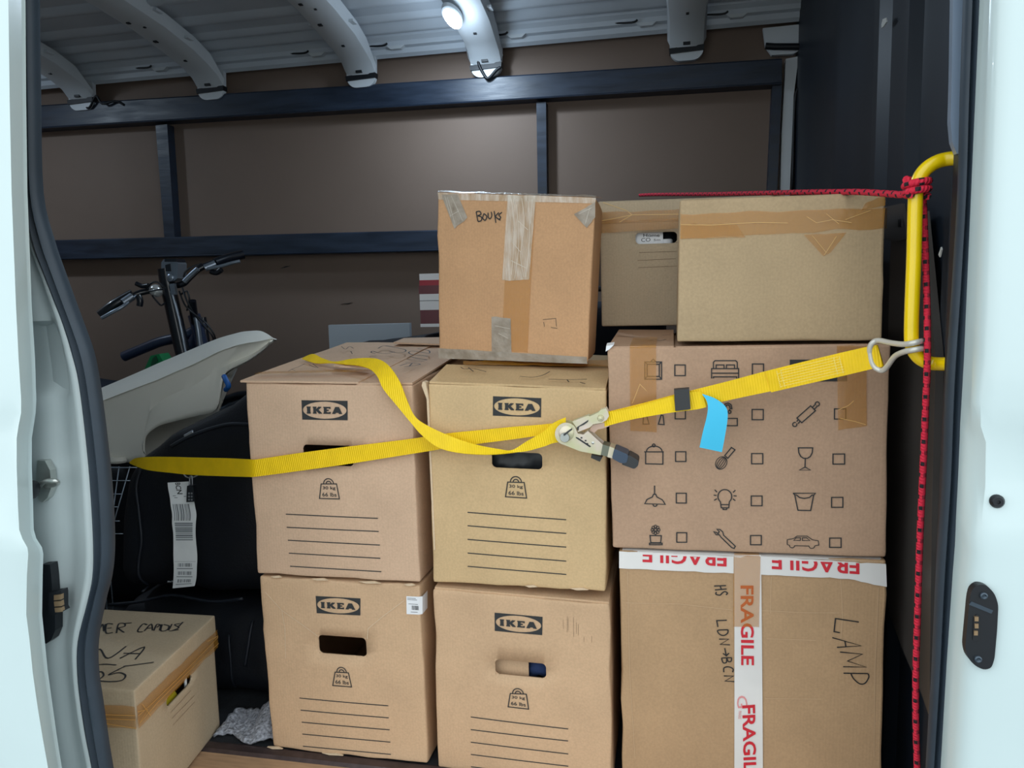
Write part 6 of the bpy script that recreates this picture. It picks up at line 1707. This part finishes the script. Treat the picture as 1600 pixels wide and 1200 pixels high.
bt_('brake_lever', [(-1.8919, 2.27, 0.9093), (-1.8585, 2.28, 0.9279), (-1.8306, 2.3, 0.9464), (-1.8197, 2.33, 0.9696), (-1.8165, 2.35, 0.9825)], .006, 'bike_silver', bk)
bt_('brake_lever', [(-1.4775, 2.46, 1.0942), (-1.5038, 2.45, 1.088), (-1.5403, 2.44, 1.0778), (-1.5839, 2.43, 1.0699)], .006, 'bike_silver', bk)
bt_('lever_clamp', [(-1.8374, 2.31, 0.9593), (-1.8176, 2.335, 0.9804)], .014, 'bike_silver', bk, 10, 2)
bt_('lever_clamp', [(-1.6027, 2.44, 1.0729), (-1.5721, 2.46, 1.0882)], .013, 'bike_silver', bk, 10, 2)
bt_('bar_bend', [(-1.659, 2.4, 1.0273), (-1.6359, 2.405, 1.0488), (-1.6103, 2.41, 1.0701)], .009, 'bike_silver', bk)
bt_('shifter', [(-1.7911, 2.33, 0.9821), (-1.7852, 2.33, 0.9645), (-1.7892, 2.33, 0.9472)], .011, 'bike_black', bk)
bt_('shifter', [(-1.5787, 2.44, 1.0612), (-1.5592, 2.44, 1.0562), (-1.5386, 2.44, 1.0667)], .010, 'bike_black', bk)
bt_('shifter', [(-1.8179, 2.36, 1.0243), (-1.7961, 2.36, 1.0149), (-1.7709, 2.36, 1.0165)], .008, 'bike_black', bk)
be = obj('bell', MB().lathe((-1.7634, 2.385, 0.9988), (.2, -1, .1), [(.022, -.012), (.021, .004), (.014, .014), (.004, .018)], 20), mat('bell_white', (216, 218, 216), rough=.25, metal=.4), bk, smooth=True, angle=50)
bt_('bell_spring', [(-1.7641, 2.352, 0.9967), (-1.7324, 2.35, 1.0003), (-1.7065, 2.352, 1.0019)], .003, 'bike_black', be)
bt_('frame_tube', [(-2.0016, 2.5, 0.7602), (-1.9149, 2.5, 0.7906), (-1.846, 2.5, 0.8136), (-1.7787, 2.5, 0.8271), (-1.7116, 2.5, 0.8473), (-1.6702, 2.5, 0.8793)], .019, 'bike_blue', bk, 12)
bt_('frame_tube', [(-1.6702, 2.5, 0.8793), (-1.7155, 2.5, 0.7984), (-1.7746, 2.5, 0.7165), (-1.8784, 2.52, 0.6065)], .020, 'bike_blue', bk, 12)
bt_('head_tube', [(-1.6921, 2.49, 0.91), (-1.6765, 2.49, 0.8451), (-1.6634, 2.49, 0.7801)], .022, 'bike_blue', bk, 12)
bt_('fork_crown', [(-1.6686, 2.45, 0.9606), (-1.6785, 2.47, 0.9104), (-1.6851, 2.48, 0.8803)], .014, 'bike_black', bk, 12)
bt_('fork_blade', [(-1.6647, 2.46, 0.9014), (-1.6588, 2.46, 0.8466), (-1.6556, 2.46, 0.7893), (-1.6382, 2.46, 0.616)] + [(-1.50, 2.46, .30)], .010, 'bike_silver', bk)
bt_('fork_blade', [(-1.6767, 2.52, 0.8995), (-1.6706, 2.52, 0.8435), (-1.6647, 2.52, 0.7849), (-1.6493, 2.52, 0.6077)] + [(-1.46, 2.53, .30)], .012, 'bike_black', bk)
for pts in ([(-1.6683, 2.4, 1.0055), (-1.6406, 2.38, 0.961), (-1.6306, 2.4, 0.9162), (-1.6097, 2.42, 0.875), (-1.5887, 2.43, 0.8429), (-1.5894, 2.44, 0.8197), (-1.6314, 2.46, 0.8051)], [(-1.6816, 2.4, 0.9947), (-1.6514, 2.38, 0.9502), (-1.6308, 2.39, 0.9209), (-1.586, 2.4, 0.8823), (-1.5636, 2.41, 0.8392), (-1.5761, 2.43, 0.8112)],
            [(-1.7664, 2.37, 0.9813), (-1.7409, 2.36, 0.9588), (-1.7269, 2.36, 0.9476), (-1.7257, 2.38, 0.956)], [(-1.6603, 2.4, 1.0427), (-1.6512, 2.4, 1.0623), (-1.632, 2.41, 1.0773), (-1.6074, 2.43, 1.0882)], [(-1.6751, 2.4, 0.9835), (-1.6449, 2.39, 0.9939), (-1.6376, 2.39, 0.9608), (-1.664, 2.41, 0.9276)], [(-1.782, 2.36, 1.0036), (-1.7528, 2.35, 1.0226), (-1.735, 2.36, 1.0266), (-1.7214, 2.38, 1.0067)]):
    bt_('cable', pts, .0032, 'wire_black', bk, 6)
for (cx, cy, rr) in ((-1.48, 2.49, .30), (-2.35, 2.52, .30)):
    ring = [(cx + rr * math.cos(2 * math.pi * k / 36) * .98, cy, .322 + rr * math.sin(2 * math.pi * k / 36)) for k in range(36)]
    w = obj('wheel', MB().tube(ring, .016, 8, closed=True), 'bike_black', bk, smooth=True)
    obj('rim', MB().tube([(cx + (p[0] - cx) * .93, cy, .322 + (p[2] - .322) * .93) for p in ring], .008, 6, closed=True), 'bike_silver', w, smooth=True)
    for k in range(12):
        a = 2 * math.pi * k / 12
        obj('spoke', MB().tube([(cx, cy, .322), (cx + rr * .93 * math.cos(a), cy, .322 + rr * .93 * math.sin(a))], .0012, 5), 'bike_silver', w)
    obj('hub', MB().tube([(cx, cy - .05, .322), (cx, cy + .05, .322)], .014, 10), 'bike_silver', w, smooth=True, angle=40)
bt_('frame_tube', [(-1.70, 2.52, .62), (-2.0, 2.52, .42), (-2.35, 2.50, .322)], .016, 'bike_blue', bk)

# green bottle holder and navy bundle behind the tub
t = thing('green_container', 'green plastic container poking out above the tub rim', 'container', (-1.7344, 2.26, 0.6861))
g_ = [Vector(p) for p in [(-1.7592, 2.22, 0.6909), (-1.7153, 2.22, 0.7229), (-1.6788, 2.22, 0.7841), (-1.6474, 2.22, 0.7903), (-1.6308, 2.22, 0.7629), (-1.6493, 2.22, 0.7123), (-1.682, 2.22, 0.6655)]]
obj('container_body', MB().prism(g_, (0, .05, 0)), 'green_plastic', t)
obj('container_slot', MB().prism([(-1.6694, 2.216, 0.776), (-1.6568, 2.216, 0.7844), (-1.651, 2.216, 0.7696), (-1.6727, 2.216, 0.7381), (-1.6854, 2.216, 0.7296)], (0, .01, 0)), mat('green_dark', (8, 70, 44), rough=.5), t)
bn = thing('dark_bundle', 'dark navy fabric bundle behind the tub beside the left seal', 'bundle', (-2.0, 2.4, .005))
obj('bundle_body', soft([(-2.5, 2.28, .006), (-1.66, 2.28, .006), (-1.66, 2.30, .64), (-2.5, 2.28, .74)], [(-2.5, 2.44, .006), (-1.66, 2.40, .006), (-1.66, 2.40, .66), (-2.5, 2.44, .76)], .07, .010, 6, sub=14, seed=5, bulge=.0), 'navy_cloth', bn, smooth=True)

# black bag behind the upper left box, with a white carton on it and a pale board beside it
t = thing('black_sack', 'black rounded bag behind the upper left moving box', 'bag', (-.9, 2.2, .005))
obj('sack_body', soft([(-1.10, 2.03, .006), (-.50, 2.03, .006), (-.50, 2.04, .865), (-1.02, 2.04, .80)], [(-1.10, 2.36, .006), (-.50, 2.36, .006), (-.50, 2.36, .875), (-1.02, 2.36, .82)], .10, .008, 6, seed=7, bulge=.0, sub=18), 'bag_black', t, smooth=True)
q = [(-0.6994, 2.08, 0.8722), (-0.6184, 2.08, 0.8711), (-0.6134, 2.08, 1.0224), (-0.6975, 2.08, 1.0212)]
mz = q[0][2]
t = thing('white_carton', 'shrink wrapped white and red carton standing behind the book box', 'carton', (q[0][0], 2.1, mz))
x0, x1 = q[0][0], q[1][0] + .1
zz = [q[0][2], q[0][2] + (q[3][2] - q[0][2])]
H_ = zz[1] - zz[0]
for (a, b, m) in ((0, .06, 'carton_white'), (.06, .32, 'carton_maroon'), (.32, .62, 'carton_white'), (.62, .78, 'carton_maroon'), (.78, .88, 'carton_red'), (.88, 1.0, 'carton_white')):
    obj('carton_band', MB().box((x0 + .002 * math.sin(a * 9), 2.08, zz[0] + H_ * a), (x1, 2.20, zz[0] + H_ * b)), m, t)
obj('carton_seam', MB().box((x0, 2.078, zz[0] + H_ * .49), (x1, 2.0815, zz[0] + H_ * .50)), 'barcode_grey', t)
q = [(-1.1624, 2.46, 0.7524), (-0.8697, 2.46, 0.751), (-0.865, 2.46, 0.8695), (-1.1586, 2.46, 0.8671)]
t = tag(obj('white_board', MB().prism([(q[0][0], 2.46, .006), (q[1][0], 2.46, .006), q[2], q[3]], (0, .018, 0)), 'board_white', loc=(q[0][0], 2.46, .006)), 'pale board standing upright behind the black bag', 'board')

t = thing('shade_block', 'added dark block standing in for shade in the gap between book box and archive box', 'bag', (-.28, 2.2, .005))  # invented dark bulk, added so the gap between the boxes reads as shade
obj('shade_block_body', soft([(-.46, 2.08, .006), (-.02, 2.08, .006), (-.02, 2.09, .93), (-.46, 2.09, .93)], [(-.46, 2.40, .006), (-.02, 2.40, .006), (-.02, 2.40, .93), (-.46, 2.40, .93)], .06, .006, 6, sub=12, seed=12, bulge=.0), 'navy_cloth', t, smooth=True)
obj('shade_block_strap', MB().tube(spline([(-.38, 2.2, .93), (-.32, 2.2, .965), (-.16, 2.2, .965), (-.10, 2.2, .93)], 4), .008, 8), 'bag_seam', t, smooth=True)
